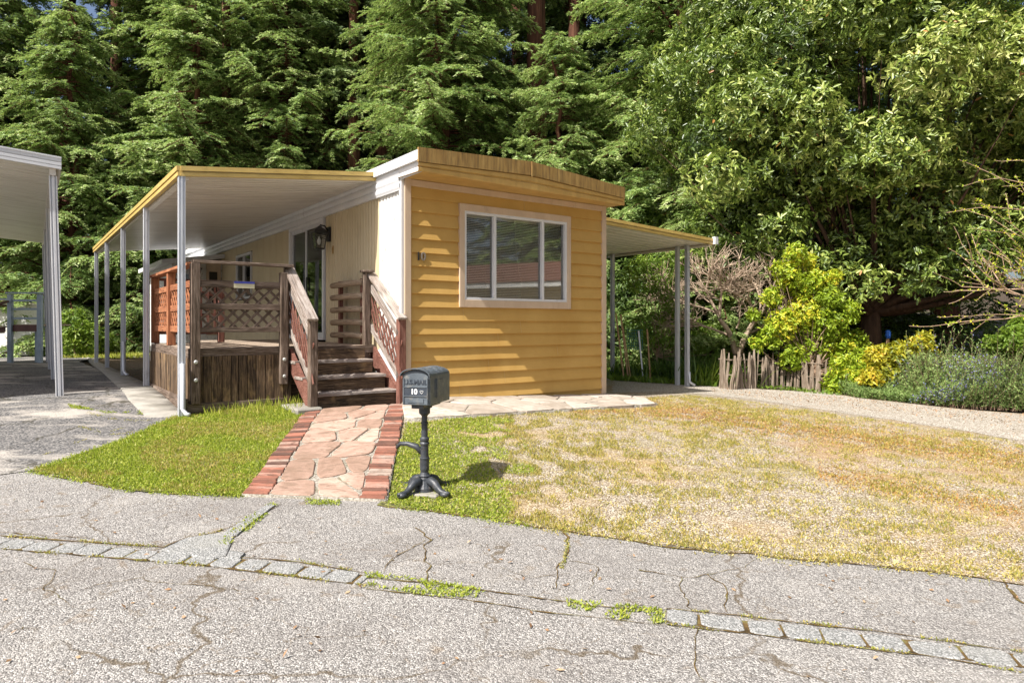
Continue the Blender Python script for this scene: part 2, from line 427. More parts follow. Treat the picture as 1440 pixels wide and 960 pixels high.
DRIVEM = aggregate('dark_driveway_asphalt', [(0, (.06, .06, .062)), (.5, (.14, .135, .13)), (1, (.30, .28, .26))], (.05, .05, .05), 60, .5,
                   big=[((.44, .40, .35), .9, (1, 2.2, 1), .50, .62, .8), ((.20, .19, .18), 3.5, (1, 1, 1), .5, .75, .5)], cracks=[(.9, .02, (.05, .045, .03), .9)])
YARDM = aggregate('gravel_with_moss', [(0, (.15, .115, .08)), (.35, (.31, .25, .18)), (.7, (.46, .39, .29)), (1, (.72, .66, .56))], (.12, .09, .055), 92, .8,
                  big=[((.40, .26, .09), .55, (1, 1.6, 1), .50, .66, .55), ((.24, .20, .07), 1.3, (1, 1.5, 1), .52, .66, .5), ((.36, .20, .075), .38, (1, 1.2, 1), .56, .68, .6)], bdist=.012)
PALEG = aggregate('pale_gravel', [(0, (.20, .17, .135)), (.35, (.36, .315, .26)), (.7, (.50, .45, .38)), (1, (.76, .71, .63))], (.17, .14, .10), 75, .8,
                  big=[((.26, .19, .12), 1.5, (1, 1, 1), .55, .72, .5)], bdist=.012)
SOIL = aggregate('forest_soil', [(0, (.025, .018, .012)), (.5, (.07, .05, .032)), (1, (.15, .10, .06))], (.02, .015, .01), 30, .8,
                 big=[((.05, .065, .02), .4, (1, 1, 1), .5, .65, .6)])
LAWNSOIL = aggregate('lawn_soil', [(0, (.08, .09, .025)), (.5, (.16, .17, .05)), (1, (.26, .24, .09))], (.05, .045, .02), 40, .8,
                     big=[((.42, .36, .24), 1.8, (1, 1, 1), .60, .68, .7)])
STONEJ = aggregate('mortar', [(0, (.20, .18, .145)), (.5, (.31, .28, .235)), (1, (.42, .385, .33))], (.16, .14, .11), 70, .5, big=[((.13, .12, .06), 5, (1, 1, 1), .5, .62, .6)])
PAVER = aggregate('grey_granite', [(0, (.15, .15, .145)), (.5, (.29, .29, .28)), (1, (.48, .47, .455))], (.16, .16, .15), 130, .7, big=[((.30, .29, .26), 3, (1, 1, 1), .5, .7, .5)])

# wide terrain under everything (slightly lower than the sheets)
def terrain():
    xs = np.concatenate([np.arange(-90, -14, 4.), np.arange(-14, 14, .5), np.arange(14, 91, 4.)])
    ys = np.concatenate([np.arange(-60, -2, 4.), np.arange(-2, 22, .5), np.arange(22, 130, 4.)])
    X, Yg = np.meshgrid(xs, ys); Z = np.array([g(a, b) for a, b in zip(X.ravel(), Yg.ravel())])-.05
    V = np.stack([X.ravel(), Yg.ravel(), Z], 1); n = len(xs); i = np.arange(len(ys)-1)[:, None]*n+np.arange(n-1)[None]
    Fq = np.stack([i, i+1, i+n+1, i+n], -1).reshape(-1, 4)
    o = npmesh('ground', V, Fq, SOIL, smooth=True); o['kind'] = 'structure'
terrain()
EDGE = [G(45, 662), G(120, 676), G(190, 690), G(340, 698), G(440, 704), G(545, 709), G(640, 722), G(750, 740), G(930, 765), G(1100, 785), G(1290, 800), G(1440, 822)]
XL = (-16, EDGE[0][1]+1.6); XR = (14, EDGE[-1][1]-1.4)
ground_sheet('road', [(-16, -12), (14, -12), XR]+[(p[0], p[1]+.22) for p in EDGE[::-1]]+[(-7.5, EDGE[0][1]+.35), XL], 0, ROADM, .3)
PB = EDGE
# gravel lot, right of the house
lot = [EDGE[5]]+EDGE[6:]+[XR, (14, 12), G(1440, 582), G(1340, 574), G(1240, 563), G(1160, 552), G(1000, 543), G(900, 531), (-1.5, 15.5), (-1.5, 9.5), G(560, 590)]
ground_sheet('gravel_lot', lot, .004, YARDM, .2, .05, seed=2)
# bright bare gravel band at the back of the lot
band = [G(860, 552), G(960, 552), G(1060, 562), G(1180, 580), G(1300, 598), G(1440, 620), (11, 8.6), (12, 11), G(1440, 583), G(1340, 575), G(1240, 564), G(1160, 553), G(1000, 544), G(862, 536)]
ground_sheet('bare_gravel', band, .008, PALEG, .2, .12, seed=5)
LAWN = [EDGE[0], EDGE[1], EDGE[2], EDGE[3], G(385, 640), G(432, 582), G(400, 572), G(262, 578), G(238, 590), G(205, 605), G(165, 622), G(110, 640)]
ground_sheet('lawn', LAWN, .012, LAWNSOIL, .12, .05, seed=3)
RL = [G(530, 711), G(640, 722), G(700, 731), G(720, 715), G(640, 690), G(640, 650), G(620, 620), G(575, 610), G(560, 640)]
ground_sheet('weedy_verge', RL, .008, LAWNSOIL, .12, .08, seed=9)
ground_sheet('driveway', [EDGE[0], G(0, 668), (-16, 7.3), (-20, 20), (-9, 19), G(165, 500), G(110, 508), G(215, 555), G(262, 588), G(215, 604), G(165, 622), G(110, 640)], .006, DRIVEM, .25, .04, seed=4)
WALK = [G(180, 563), G(252, 590), G(262, 580)]
ground_sheet('concrete_walk', [tuple(W(-2.40, .72).xy), tuple(W(-2.40, 11).xy), G(118, 500), G(180, 562), G(206, 588), G(252, 586)], .03, STEP_G, .25, skirt=.08)

# ------------------------------------------------------------------ paving: flagstones by clipping a polygon into irregular cells
def clip(poly, a, b, c):
    out = []
    for i in range(len(poly)):
        p, q = poly[i], poly[(i+1) % len(poly)]
        dp, dq = a*p[0]+b*p[1]-c, a*q[0]+b*q[1]-c
        if dp <= 0: out.append(p)
        if dp*dq < 0:
            t = dp/(dp-dq); out.append((p[0]+t*(q[0]-p[0]), p[1]+t*(q[1]-p[1])))
    return out
def cells(poly, seeds, gap):
    res = []
    for i, s in enumerate(seeds):
        c = list(poly)
        for j, t in enumerate(seeds):
            if i == j or not c: continue
            a, b = t[0]-s[0], t[1]-s[1]; L = math.hypot(a, b)
            c = clip(c, a/L, b/L, (a*(s[0]+t[0])+b*(s[1]+t[1]))/2/L-gap/2)
        if len(c) >= 3: res.append(c)
    return res
def flag_mat(name, stops, vein, wf=.75, wr=.3):
    m, nt, b, out = newmat(name)
    v = coords(nt, 'world', (1, 1, 1))
    a = N(nt, 'ShaderNodeAttribute', attribute_name='rnd')
    f = noisef(nt, v, 3.2, 8, .65, 1.2)
    s = math2(nt, 'ADD', math2(nt, 'MULTIPLY', f, wf), math2(nt, 'MULTIPLY', a.outputs['Fac'], wr))
    c = ramp(nt, s, stops)
    f2 = noisef(nt, coords(nt, 'world', (1.2, 3, 1)), 4, 8, .7, 1.5)
    c = mix(nt, math2(nt, 'MULTIPLY', step(nt, f2, .48, .62), .75), c, vein)
    nt.links.new(c, b.inputs['Base Color']); b.inputs['Roughness'].default_value = .85; b.inputs['Specular IOR Level'].default_value = .25
    bump(nt, b, math2(nt, 'ADD', f, math2(nt, 'MULTIPLY', f2, .5)), .5, .015)
    return m
FLAG = flag_mat('pink_flagstone', [(.3, (.24, .155, .11)), (.48, (.35, .23, .175)), (.62, (.44, .30, .235)), (.8, (.50, .39, .31))], (.19, .13, .09))
FLAG2 = flag_mat('grey_tan_flagstone', [(.3, (.28, .23, .18)), (.5, (.42, .36, .30)), (.65, (.51, .44, .38)), (.8, (.58, .51, .45))], (.26, .22, .17))
def round_cell(c, it=2):
    for _ in range(it):
        n = []
        for i in range(len(c)):
            p, q = c[i], c[(i+1) % len(c)]
            n += [(p[0]*.86+q[0]*.14, p[1]*.86+q[1]*.14), (p[0]*.14+q[0]*.86, p[1]*.14+q[1]*.86)]
        c = n
    return c
def stones(name, poly, seeds, gap, top, zbot, mat, it=2, jitter=.004):
    V = []; Fc = []; rn = []
    for c in cells(poly, seeds, gap):
        c = round_cell(c, it); r = random.random(); h = random.uniform(-jitter, jitter)
        c = [(p[0]+noise.noise(Vector((p[0]*14, p[1]*14, 1)))*.018, p[1]+noise.noise(Vector((p[0]*14, p[1]*14, 7)))*.018) for p in c]
        cx, cy = sum(p[0] for p in c)/len(c), sum(p[1] for p in c)/len(c); n = len(c); o = len(V)
        for p in c: V.append((p[0], p[1], zbot(*p)))
        for p in c: V.append((p[0], p[1], top(*p)+h-.006))
        for p in c: V.append((cx+(p[0]-cx)*.95, cy+(p[1]-cy)*.95, top(*p)+h))
        V.append((cx, cy, top(cx, cy)+h)); rn += [r]*(3*n+1)
        for k in range(n):
            k2 = (k+1) % n
            Fc += [(o+k, o+k2, o+n+k2, o+n+k), (o+n+k, o+n+k2, o+2*n+k2, o+2*n+k), (o+2*n+k, o+2*n+k2, o+3*n)]
    me = bpy.data.meshes.new(name); me.from_pydata(V, [], Fc); me.update()
    at = me.attributes.new('rnd', 'FLOAT', 'POINT'); at.data.foreach_set('value', rn); me.materials.append(mat)
    ob = bpy.data.objects.new(name, me); COL.objects.link(ob); ob['kind'] = 'structure'
    return ob
# front path: a ramp from the road to the stair foot
pL0, pR0 = Vector(G(340, 698)), Vector(G(545, 706)); pL1, pR1 = Vector(G(431, 579)), Vector(G(571, 571))
def bil(s, t):
    p = pL0.lerp(pR0, s).lerp(pL1.lerp(pR1, s), t); return p
def pz(x, y): return g(x, y)+.035
o = ground_sheet('path_bed', [tuple(bil(0, 0)), tuple(bil(1, 0)), tuple(bil(1, 1.0)), tuple(bil(0, 1.0))], .022, STONEJ, .15, skirt=.08)
inner = [tuple(bil(.185, .005)), tuple(bil(.80, .005)), tuple(bil(.825, 1)), tuple(bil(.155, 1))]
sd = [(.35, .05), (.62, .08), (.76, .12), (.30, .22), (.52, .24), (.74, .27), (.66, .40), (.34, .42), (.30, .56), (.60, .58), (.76, .56), (.42, .70), (.74, .70), (.3, .84), (.60, .86), (.76, .80), (.75, .93), (.36, .96)]
stones('path_flagstones', inner, [tuple(bil(*s)) for s in sd], .026, pz, lambda x, y: g(x, y)-.05, FLAG)
BRICK = flag_mat('path_brick', [(.3, (.10, .055, .042)), (.45, (.22, .09, .06)), (.6, (.33, .135, .09)), (.75, (.37, .21, .16)), (.9, (.34, .27, .22))], (.15, .085, .06), .5, .62)
def bricks():
    V = []; Fc = []; rn = []
    for s0, s1, sb0, sb1 in ((0, .175, 0, .145), (.81, .985, .835, 1.0)):
        n = 42
        for i in range(n):
            t0, t1 = (i+.10)/n, (i+.90)/n
            j = random.uniform(-.010, .010); r = random.random(); h = random.uniform(-.006, .006)
            def q(s, sb, t): return bil(s+(sb-s)*t+j, t)
            c = [q(s0, sb0, t0), q(s1, sb1, t0), q(s1, sb1, t1), q(s0, sb0, t1)]
            ce = sum(c, Vector((0, 0)))/4; o = len(V)
            for p in c: V.append((p.x, p.y, g(p.x, p.y)-.05))
            for p in c: V.append((p.x, p.y, pz(p.x, p.y)+h-.005))
            for p in c:
                p2 = ce+(p-ce)*.94; V.append((p2.x, p2.y, pz(p.x, p.y)+h))
            rn += [r]*12
            for k in range(4):
                k2 = (k+1) % 4
                Fc += [(o+k, o+k2, o+4+k2, o+4+k), (o+4+k, o+4+k2, o+8+k2, o+8+k)]
            Fc.append((o+8, o+9, o+10, o+11))
    me = bpy.data.meshes.new('path_brick_edging'); me.from_pydata(V, [], Fc); me.update()
    at = me.attributes.new('rnd', 'FLOAT', 'POINT'); at.data.foreach_set('value', rn); me.materials.append(BRICK)
    ob = bpy.data.objects.new('path_brick_edging', me); COL.objects.link(ob); ob['kind'] = 'structure'
bricks()
# flagstone slab along the front wall
slab = [G(569, 594), G(700, 586), G(800, 579), G(925, 571), G(905, 562), tuple(W(3.6, -.01).xy), tuple(W(.02, -.01).xy), G(566, 577)]
slab_z = lambda x, y: g(x, y)+.05
ground_sheet('patio_bed', slab, .034, STONEJ, .2, skirt=.08)
ss = []
for i, u in enumerate(np.arange(-.05, 4.4, .55)):
    for j, v in enumerate((-.22, -.62, -1.05)):
        p = W(u+random.uniform(-.2, .2)+(.25 if j % 2 else 0), v+random.uniform(-.13, .13)); ss.append((p.x, p.y))
stones('patio_flagstones', slab, ss, .022, slab_z, lambda x, y: g(x, y)-.05, FLAG2, 1, .003)

# granite setts in the road
def setts():
    V = []; Fc = []; rn = []
    lineA = [(-60, 757), (0, 765), (100, 772), (200, 781), (300, 789), (400, 800), (515, 816)]
    lineB = [(937, 866), (1040, 880), (1160, 894), (1300, 911), (1440, 930), (1520, 941)]
    for ln in (lineA, lineB):
        P = [Vector(G(*p)) for p in ln]
        # arc resample
        pts = []; acc = 0; i = 0; cum = [0]
        for k in range(len(P)-1): cum.append(cum[-1]+(P[k+1]-P[k]).length)
        s = 0
        while s < cum[-1]-.05:
            w = random.uniform(.15, .24); e = min(s+w, cum[-1])
            def at(t):
                for k in range(len(P)-1):
                    if t <= cum[k+1]+1e-6: return P[k].lerp(P[k+1], (t-cum[k])/(cum[k+1]-cum[k])), (P[k+1]-P[k]).normalized()
            (a, d), (b, d2) = at(s+.007), at(e-.007); nn = Vector((-d.y, d.x)); r = random.random(); o = len(V); hw = .072
            c = [a-nn*hw, b-nn*hw, b+nn*hw, a+nn*hw]; c = [p+Vector((random.uniform(-.008, .008), random.uniform(-.008, .008))) for p in c]
            ce = sum(c, Vector((0, 0)))/4; h = random.uniform(.006, .012)
            c = [Vector(q) for q in round_cell([tuple(p) for p in c], 1)]; n = len(c)
            for p in c: V.append((p.x, p.y, g(p.x, p.y)-.05))
            for p in c: V.append((p.x, p.y, g(p.x, p.y)+h-.004))
            for p in c:
                p2 = ce+(p-ce)*.94; V.append((p2.x, p2.y, g(p.x, p.y)+h))
            for k in range(n):
                k2 = (k+1) % n
                Fc += [(o+k, o+k2, o+n+k2, o+n+k), (o+n+k, o+n+k2, o+2*n+k2, o+2*n+k)]
            Fc.append(tuple(o+2*n+k for k in range(n))); s = e
    # the small triangular granite apron and channel that runs up to the path
    for poly in ([(225, 775), (262, 758), (300, 752), (330, 752), (318, 782), (300, 788)], [(312, 752), (350, 728), (378, 709), (388, 711), (352, 738), (333, 754)], [(322, 776), (345, 779), (336, 788), (318, 786)]):
        c = [Vector(G(*p)) for p in poly]; ce = sum(c, Vector((0, 0)))/len(c); n = len(c); o = len(V)
        for p in c: V.append((p.x, p.y, g(p.x, p.y)-.05))
        for p in c: V.append((p.x, p.y, g(p.x, p.y)+.008))
        for p in c:
            p2 = ce+(p-ce)*.95; V.append((p2.x, p2.y, g(p.x, p.y)+.013))
        for k in range(n):
            k2 = (k+1) % n
            Fc += [(o+k, o+k2, o+n+k2, o+n+k), (o+n+k, o+n+k2, o+2*n+k2, o+2*n+k)]
        Fc.append(tuple(o+2*n+k for k in range(n)))
    me = bpy.data.meshes.new('road_paving_strip'); me.from_pydata(V, [], Fc); me.update(); me.materials.append(PAVER)
    ob = bpy.data.objects.new('road_paving_strip', me); COL.objects.link(ob); ob['kind'] = 'structure'
setts()

# ------------------------------------------------------------------ cracks with moss and soil in them
MOSS = M('crack_moss', [(.35, (.05, .035, .018)), (.5, (.14, .09, .035)), (.65, (.17, .16, .06))], 14, kind='world', rough=.95, spec=.1, bmp=.8, bscale=90)
def crack(mb, pix, w=.02, dz=.006, amp=.03):
    P = [Vector(G(*p)) for p in pix]; out = []
    for k in range(len(P)-1):
        n = max(2, int((P[k+1]-P[k]).length/.04))
        for i in range(n): out.append(P[k].lerp(P[k+1], i/n))
    out.append(P[-1]); L = []; Rr = []
    sd_ = random.uniform(0, 100)
    for i, p in enumerate(out):
        d = (out[min(i+1, len(out)-1)]-out[max(0, i-1)]).normalized(); nn = Vector((-d.y, d.x))
        q = p+nn*noise.noise(Vector((p.x*3, p.y*3, sd_)))*amp*1.7+nn*noise.noise(Vector((p.x*12, p.y*12, sd_)))*amp*1.0+nn*noise.noise(Vector((p.x*40, p.y*40, sd_)))*amp*.4
        ww = w*.72*(.2+1.2*abs(noise.noise(Vector((p.x*9, p.y*9, sd_+5)))))*(1-.7*(i/len(out))**4)
        a, b = q+nn*ww, q-nn*ww
        L.append((a.x, a.y, g(a.x, a.y)+dz)); Rr.append((b.x, b.y, g(b.x, b.y)+dz))
    mb.sheet([L, Rr])
cm = MB()
ED_ = [(45, 663), (120, 677), (190, 691), (340, 699)]
crack(cm, ED_, .035, .007, .025); crack(cm, [(530, 711), (640, 723), (750, 741), (930, 766), (1100, 786), (1290, 801), (1440, 822)], .035, .007, .025)
for pix, w in [([(0, 754), (120, 762), (230, 770), (262, 756), (300, 750), (340, 735), (385, 708)], .018), ([(0, 772), (150, 784), (300, 797), (420, 812), (515, 824)], .020),
               ([(330, 784), (420, 790), (515, 806)], .016), ([(300, 770), (330, 755), (372, 720), (395, 709)], .02), ([(585, 742), (600, 760), (590, 772), (600, 800), (598, 822)], .012), ([(600, 760), (560, 780), (540, 805)], .009),
               ([(795, 742), (798, 770), (790, 800), (780, 828)], .016), ([(800, 790), (835, 795), (830, 830)], .008), ([(0, 748), (60, 752), (140, 760)], .009),
               ([(900, 800), (960, 812), (1000, 806), (1050, 800)], .008), ([(1048, 775), (1055, 800)], .008), ([(960, 812), (968, 858)], .009), ([(1000, 808), (1022, 830), (1028, 862)], .010),
               ([(1415, 815), (1432, 835), (1445, 850)], .022), ([(700, 800), (740, 812), (800, 806)], .006), ([(515, 812), (620, 822), (760, 842), (830, 852), (935, 858)], .014), ([(515, 828), (640, 842), (760, 860), (935, 880)], .012),
               ([(937, 856), (1060, 868), (1200, 884), (1320, 900), (1440, 918)], .014), ([(937, 878), (1100, 898), (1300, 922), (1440, 946)], .014), ([(980, 885), (972, 920), (985, 960)], .007),
               ([(30, 792), (90, 800), (60, 830), (100, 850)], .006), ([(120, 830), (200, 812), (260, 822), (380, 830)], .006)]:
    crack(cm, pix, w, amp=.03 if pix[0] not in ((0, 754), (0, 772), (330, 784), (300, 770), (515, 812), (515, 828), (937, 856), (937, 878)) else .007)
for ln in ([(0, 765), (100, 772), (200, 781), (300, 789), (400, 800), (515, 816)], [(937, 866), (1040, 880), (1160, 894), (1300, 911), (1440, 930)]):
    L_, R_ = [], []; P = [Vector(G(*p)) for p in ln]
    for k in range(len(P)-1):
        for i in range(24):
            p = P[k].lerp(P[k+1], i/24); d = (P[k+1]-P[k]).normalized(); nn = Vector((-d.y, d.x)); e_ = .068+.010*noise.noise(Vector((p.x*9, p.y*9, 2))); f_ = .068+.010*noise.noise(Vector((p.x*9, p.y*9, 6)))
            a, c_ = p+nn*e_, p-nn*f_; L_.append((a.x, a.y, g(a.x, a.y)+.003)); R_.append((c_.x, c_.y, g(c_.x, c_.y)+.003))
    cm.sheet([L_, R_])
o = cm.build('crack_moss', MOSS); o['kind'] = 'stuff'; o['label'] = 'brown and green moss lining the cracks of the road'

# ------------------------------------------------------------------ grass blades and weeds
def px_of(x, y, z): return CX+F*x/y, HY-F*(z-EYE)/y
GR_G = leafmat('green_grass', [(0, (.13, .18, .016)), (.5, (.30, .36, .035)), (.85, (.46, .47, .07)), (1, (.58, .52, .16))], trans=.35, tcol=(.35, .55, .05))
GR_Y = leafmat('dry_grass', [(0, (.16, .20, .03)), (.35, (.36, .33, .07)), (.65, (.52, .40, .12)), (1, (.62, .52, .27))], trans=.3, tcol=(.6, .5, .1))
GR_O = leafmat('rusty_groundcover', [(0, (.20, .10, .03)), (.5, (.42, .22, .06)), (1, (.55, .36, .12))], trans=.2, tcol=(.5, .3, .1))
def scatter(poly, n, seed=0):
    r = np.random.default_rng(seed); P = np.array([(p[0], p[1]) for p in poly]); lo, hi = P.min(0), P.max(0)
    q = r.uniform(lo, hi, (int(n*(hi-lo).prod()), 2)); return q[inpoly(q[:, 0], q[:, 1], P)]
def nz(P, s, o=0): return np.array([noise.noise(Vector((p[0]*s, p[1]*s, o))) for p in P])
def blades(name, P, mat, L, Wd, label, lean=.6, dz=.01, rndbias=0, broad=False, kind='stuff'):
    n = len(P); z = gv(P[:, 0], P[:, 1])+dz
    base = np.column_stack([P, z]); a = RNG.uniform(0, 2*np.pi, n); k = RNG.uniform(.1, 1, n)*lean
    D = np.column_stack([np.cos(a)*k, np.sin(a)*k, np.ones(n)])
    if broad: D[:, 2] *= RNG.uniform(.1, .8, n)
    Nn = np.column_stack([np.cos(a+1.57+RNG.normal(0, .5, n)), np.sin(a+1.57), np.full(n, .2 if not broad else 1.5)])
    if broad: Nn = rv(n, .4)+np.array([0, 0, 1])
    V, Fq = leaves(base, D, Nn, L*RNG.uniform(.5, 1.3, n), Wd*RNG.uniform(.7, 1.3, n))
    rn = np.repeat(np.clip(RNG.beta(2, 2, n)+rndbias, 0, 1), 4)
    o = npmesh(name, V, Fq, mat, rnd=rn); o['kind'] = kind; o['label'] = label
    return o
q = scatter(LAWN, 12500, 1); q = q+RNG.normal(0, .022, q.shape); t = nz(q, 1.7, 3)+.5*nz(q, 6, 9)
u_, v_ = toH(q[:, 0], q[:, 1])
keep = RNG.uniform(0, 1, len(q)) < np.clip(.80-1.3*(t-.10)+.9*nz(q, 13, 31), .06, 1)
blades('lawn_grass', q[keep & (np.arange(len(q)) % 4 < 3)], GR_G, .028, .011, 'short green weedy grass left of the path', 1.2, .01, 0, True)
blades('lawn_grass', q[keep & (np.arange(len(q)) % 4 == 3)], GR_G, .036, .005, 'green grass blades left of the path', .9, .01, .1)
qy = q[(t > .02) & (RNG.uniform(0, 1, len(q)) < .45)]
blades('dry_lawn_grass', qy, GR_Y, .03, .006, 'yellowing grass blades in the lawn beside the path', 1.1)
# taller fringe by the deck
fr = scatter([G(290, 572), G(425, 569), G(425, 582), G(380, 592), G(285, 590)], 1500, 5)
blades('tall_grass', fr[::2], GR_G, .12, .007, 'tall green grass along the deck skirt', .55, .01, .15)
# right hand verge and patchy lot
allR = [EDGE[5]]+EDGE[6:]+[G(1440, 700), G(1440, 624), G(1180, 584), G(1060, 566), G(960, 556), G(905, 560), G(925, 573), G(570, 596), G(558, 640)]
qr = scatter(allR, 7000, 11); zz = gv(qr[:, 0], qr[:, 1]); PX = CX+F*qr[:, 0]/qr[:, 1]; PY = HY-F*(zz-EYE)/qr[:, 1]
n1 = nz(qr, 1.1, 21); n2 = nz(qr, 4.5, 22)
near = np.clip(1-(PX-530)/400+.6*n1, 0, 1)*np.clip((PY-592)/30+.6, 0, 1)
edge_d = np.clip(1-np.abs(PY-np.interp(PX, [530, 750, 930, 1290, 1440], [700, 725, 750, 785, 800]))/22, 0, 1)
slabd = np.clip(1-(PY-np.interp(PX, [560, 925, 1440], [596, 572, 640]))/24, 0, 1)*(PX < 950)
n3 = nz(qr, 11, 23); dg = np.clip(1.5*near+.6*edge_d*(PX < 900)+.28+.40*(n1+n2)+.5*n3-.15, 0, 1)
kg = RNG.uniform(0, 1, len(qr)) < dg*.9
green = (PX < 700+140*n2+60*n1) & (near > .35)
blades('verge_grass', qr[kg & green], GR_G, .032, .010, 'short green weeds around the mailbox post', 1.1, .006, 0, True)
blades('verge_grass', qr[kg & ~green & (n2 > -.1)], GR_Y, .034, .007, 'sparse yellow green grass on the gravel', 1.1, .006, -.12)
dy = np.clip(.38+.55*n2+.5*n1+.7*n3+.35*slabd+.5*edge_d*(PX > 700), 0, .95)
ky = RNG.uniform(0, 1, len(qr)) < dy*.55
blades('dry_ground_cover', qr[ky], GR_Y, .026, .008, 'straw coloured dry ground cover on the gravel lot', 1.3, .004, .15, True)
orb = np.exp(-((PY-np.interp(PX, [880, 1100, 1440], [572, 600, 648]))/12.0)**2)+.8*np.exp(-((PY-np.interp(PX, [1000, 1440], [640, 720]))/12.0)**2)*(PX > 1150)
ko = RNG.uniform(0, 1, len(qr)) < np.clip(orb*(.75+.9*n2), 0, 1)*(PX > 800)*.8
blades('rusty_ground_cover', qr[ko], GR_O, .024, .009, 'rust orange ground cover streaking the gravel lot', 1.3, .004, 0, True)
def along(pts, n_per_m, off, sd):
    out = []
    for a, b_ in zip(pts[:-1], pts[1:]):
        a, b_ = np.array(a), np.array(b_); m_ = int(np.linalg.norm(b_-a)*n_per_m); t_ = RNG.uniform(0, 1, (m_, 1)); out.append(a+(b_-a)*t_+np.column_stack([RNG.normal(0, sd, m_), off+RNG.normal(0, sd, m_)]))
    return np.concatenate(out)
e1 = along(EDGE[:4], 700, -.01, .035); e1 = e1[nz(e1, 6, 12) > -.2]; blades('lawn_grass', e1, GR_G, .03, .009, 'ragged green grass edge of the left lawn along the road', 1.2, .004, 0, True)
e2 = along(EDGE[5:8], 600, -.01, .04); e2 = e2[nz(e2, 6, 13) > -.2]; blades('verge_grass', e2, GR_G, .03, .009, 'ragged green grass edge near the mailbox along the road', 1.2, .004, 0, True)
e3 = along(EDGE[7:], 500, -.01, .05); e3 = e3[nz(e3, 5, 14) > -.15]; blades('dry_ground_cover', e3, GR_Y, .026, .008, 'ragged straw coloured edge of the gravel lot along the road', 1.2, .004, 0, True)
# green strips in the gutter line
for poly in ([(515, 806), (600, 816), (680, 830), (668, 842), (590, 838), (512, 824)], [(795, 844), (870, 850), (935, 858), (936, 878), (870, 872), (800, 854)], [(305, 765), (345, 730), (380, 708), (392, 710), (352, 744), (318, 770)], [(430, 702), (480, 704), (478, 711), (430, 710)], [(218, 585), (100, 575), (95, 568), (150, 582), (205, 578)]):
    qq = scatter([G(*p) for p in poly], 9000, 13); w_ = nz(qq, 7, 4)
    blades('gutter_grass', qq[w_ > -.25], GR_G, .024, .009, 'tuft of low green weeds growing in a road crack', 1.1, .004, .05, True)
cq = []
for pix, w in [([(0, 754), (120, 762), (230, 770), (262, 756), (300, 750), (340, 735)], .025), ([(0, 772), (150, 784), (300, 797), (420, 812), (515, 824)], .025), ([(330, 784), (420, 790), (515, 806)], .02), ([(795, 742), (798, 770), (790, 800)], .015),
               ([(937, 856), (1060, 868), (1200, 884), (1320, 900), (1440, 918)], .018), ([(937, 878), (1100, 898), (1300, 922), (1440, 946)], .015), ([(100, 575), (160, 590), (215, 592)], .04), ([(60, 640), (120, 618), (180, 600)], .03), ([(110, 600), (160, 612), (210, 604)], .03)]:
    P = [np.array(G(*p)) for p in pix]
    for a, b in zip(P[:-1], P[1:]):
        n = int(np.linalg.norm(b-a)*420); t_ = RNG.uniform(0, 1, (n, 1)); cq.append(a+(b-a)*t_+RNG.normal(0, w*.5, (n, 2)))
cq = np.concatenate(cq); w_ = nz(cq, 5, 8)
blades('crack_weeds', cq[w_ > -.08], GR_Y, .014, .007, 'mossy weeds along the cracks in the road', 1.1, .004, -.25, True)
# grass strips far back on the left, sunlit
qb = scatter([G(86, 504), G(232, 504), G(240, 488), G(80, 488)], 260, 17)
blades('back_lawn_grass', qb, GR_G, .12, .03, 'bright green grass beyond the carports', .9, 0, .25)

# ================================================================== the mobile home
HO = (0, 0, .5)
home = thing('mobile_home', 'yellow mobile home with lap siding on its end wall and a three pane window', 'mobile home', W(*HO), ROT)
def hb(): return MB(HO)
WU, LEN = 3.56, 13.6
ZT = 3.42
# structural shell (thin walls round the window opening, floor, inner room)
b = hb()
b.box(.02, .86, .02, .10, .3, ZT); b.box(2.77, WU-.02, .02, .10, .3, ZT); b.box(.86, 2.77, .02, .10, .3, 1.84); b.box(.86, 2.77, .02, .10, 3.13, ZT)
b.box(WU-.08, WU, .10, LEN, .3, ZT); b.box(.10, WU-.08, LEN-.08, LEN, .3, ZT)
b.build('wall', CREAM, home)
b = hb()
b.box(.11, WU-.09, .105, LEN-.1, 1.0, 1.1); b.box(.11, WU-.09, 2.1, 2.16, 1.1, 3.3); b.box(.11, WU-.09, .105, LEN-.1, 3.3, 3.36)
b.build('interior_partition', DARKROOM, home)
# clapboards
EXP = .177; Z0 = 1.776
b = hb()
for k in range(-8, 10):
    z0, z1 = Z0+k*EXP, Z0+(k+1)*EXP+.012
    if z0 < .3: z0 = .3
    z1c = min(z1, ZT)
    segs = [(.09, .835), (2.80, WU-.09)] if (z0 > 1.76 and z0 < 3.10) else [(.09, WU-.09)]
    rk_ = random.Random(k+50); sg2 = []
    for (a, c) in segs:
        if c-a > 2:
            j_ = a+(c-a)*rk_.uniform(.2, .8); sg2 += [(a, j_-.0015), (j_+.0015, c)]
        else: sg2.append((a, c))
    for (a, c) in sg2:
        n = max(2, int((c-a)/.09)); rows = [[], [], []]
        for i in range(n+1):
            u = a+(c-a)*i/n
            wv = noise.noise(Vector((u*1.3, k*3.1, 2)))*.0035+noise.noise(Vector((u*4, k*3.1, 5)))*.0012
            rows[0].append((u, .004, z0)); rows[1].append((u, -.034-wv, z0)); rows[2].append((u, -.000-wv*.2, z1c))
        rows2 = [[(p[0], p[1]+.02, p[2]) for p in rows[2]]]
        b.sheet(rows+rows2)
o = b.build('front_siding', YELLOW, home)
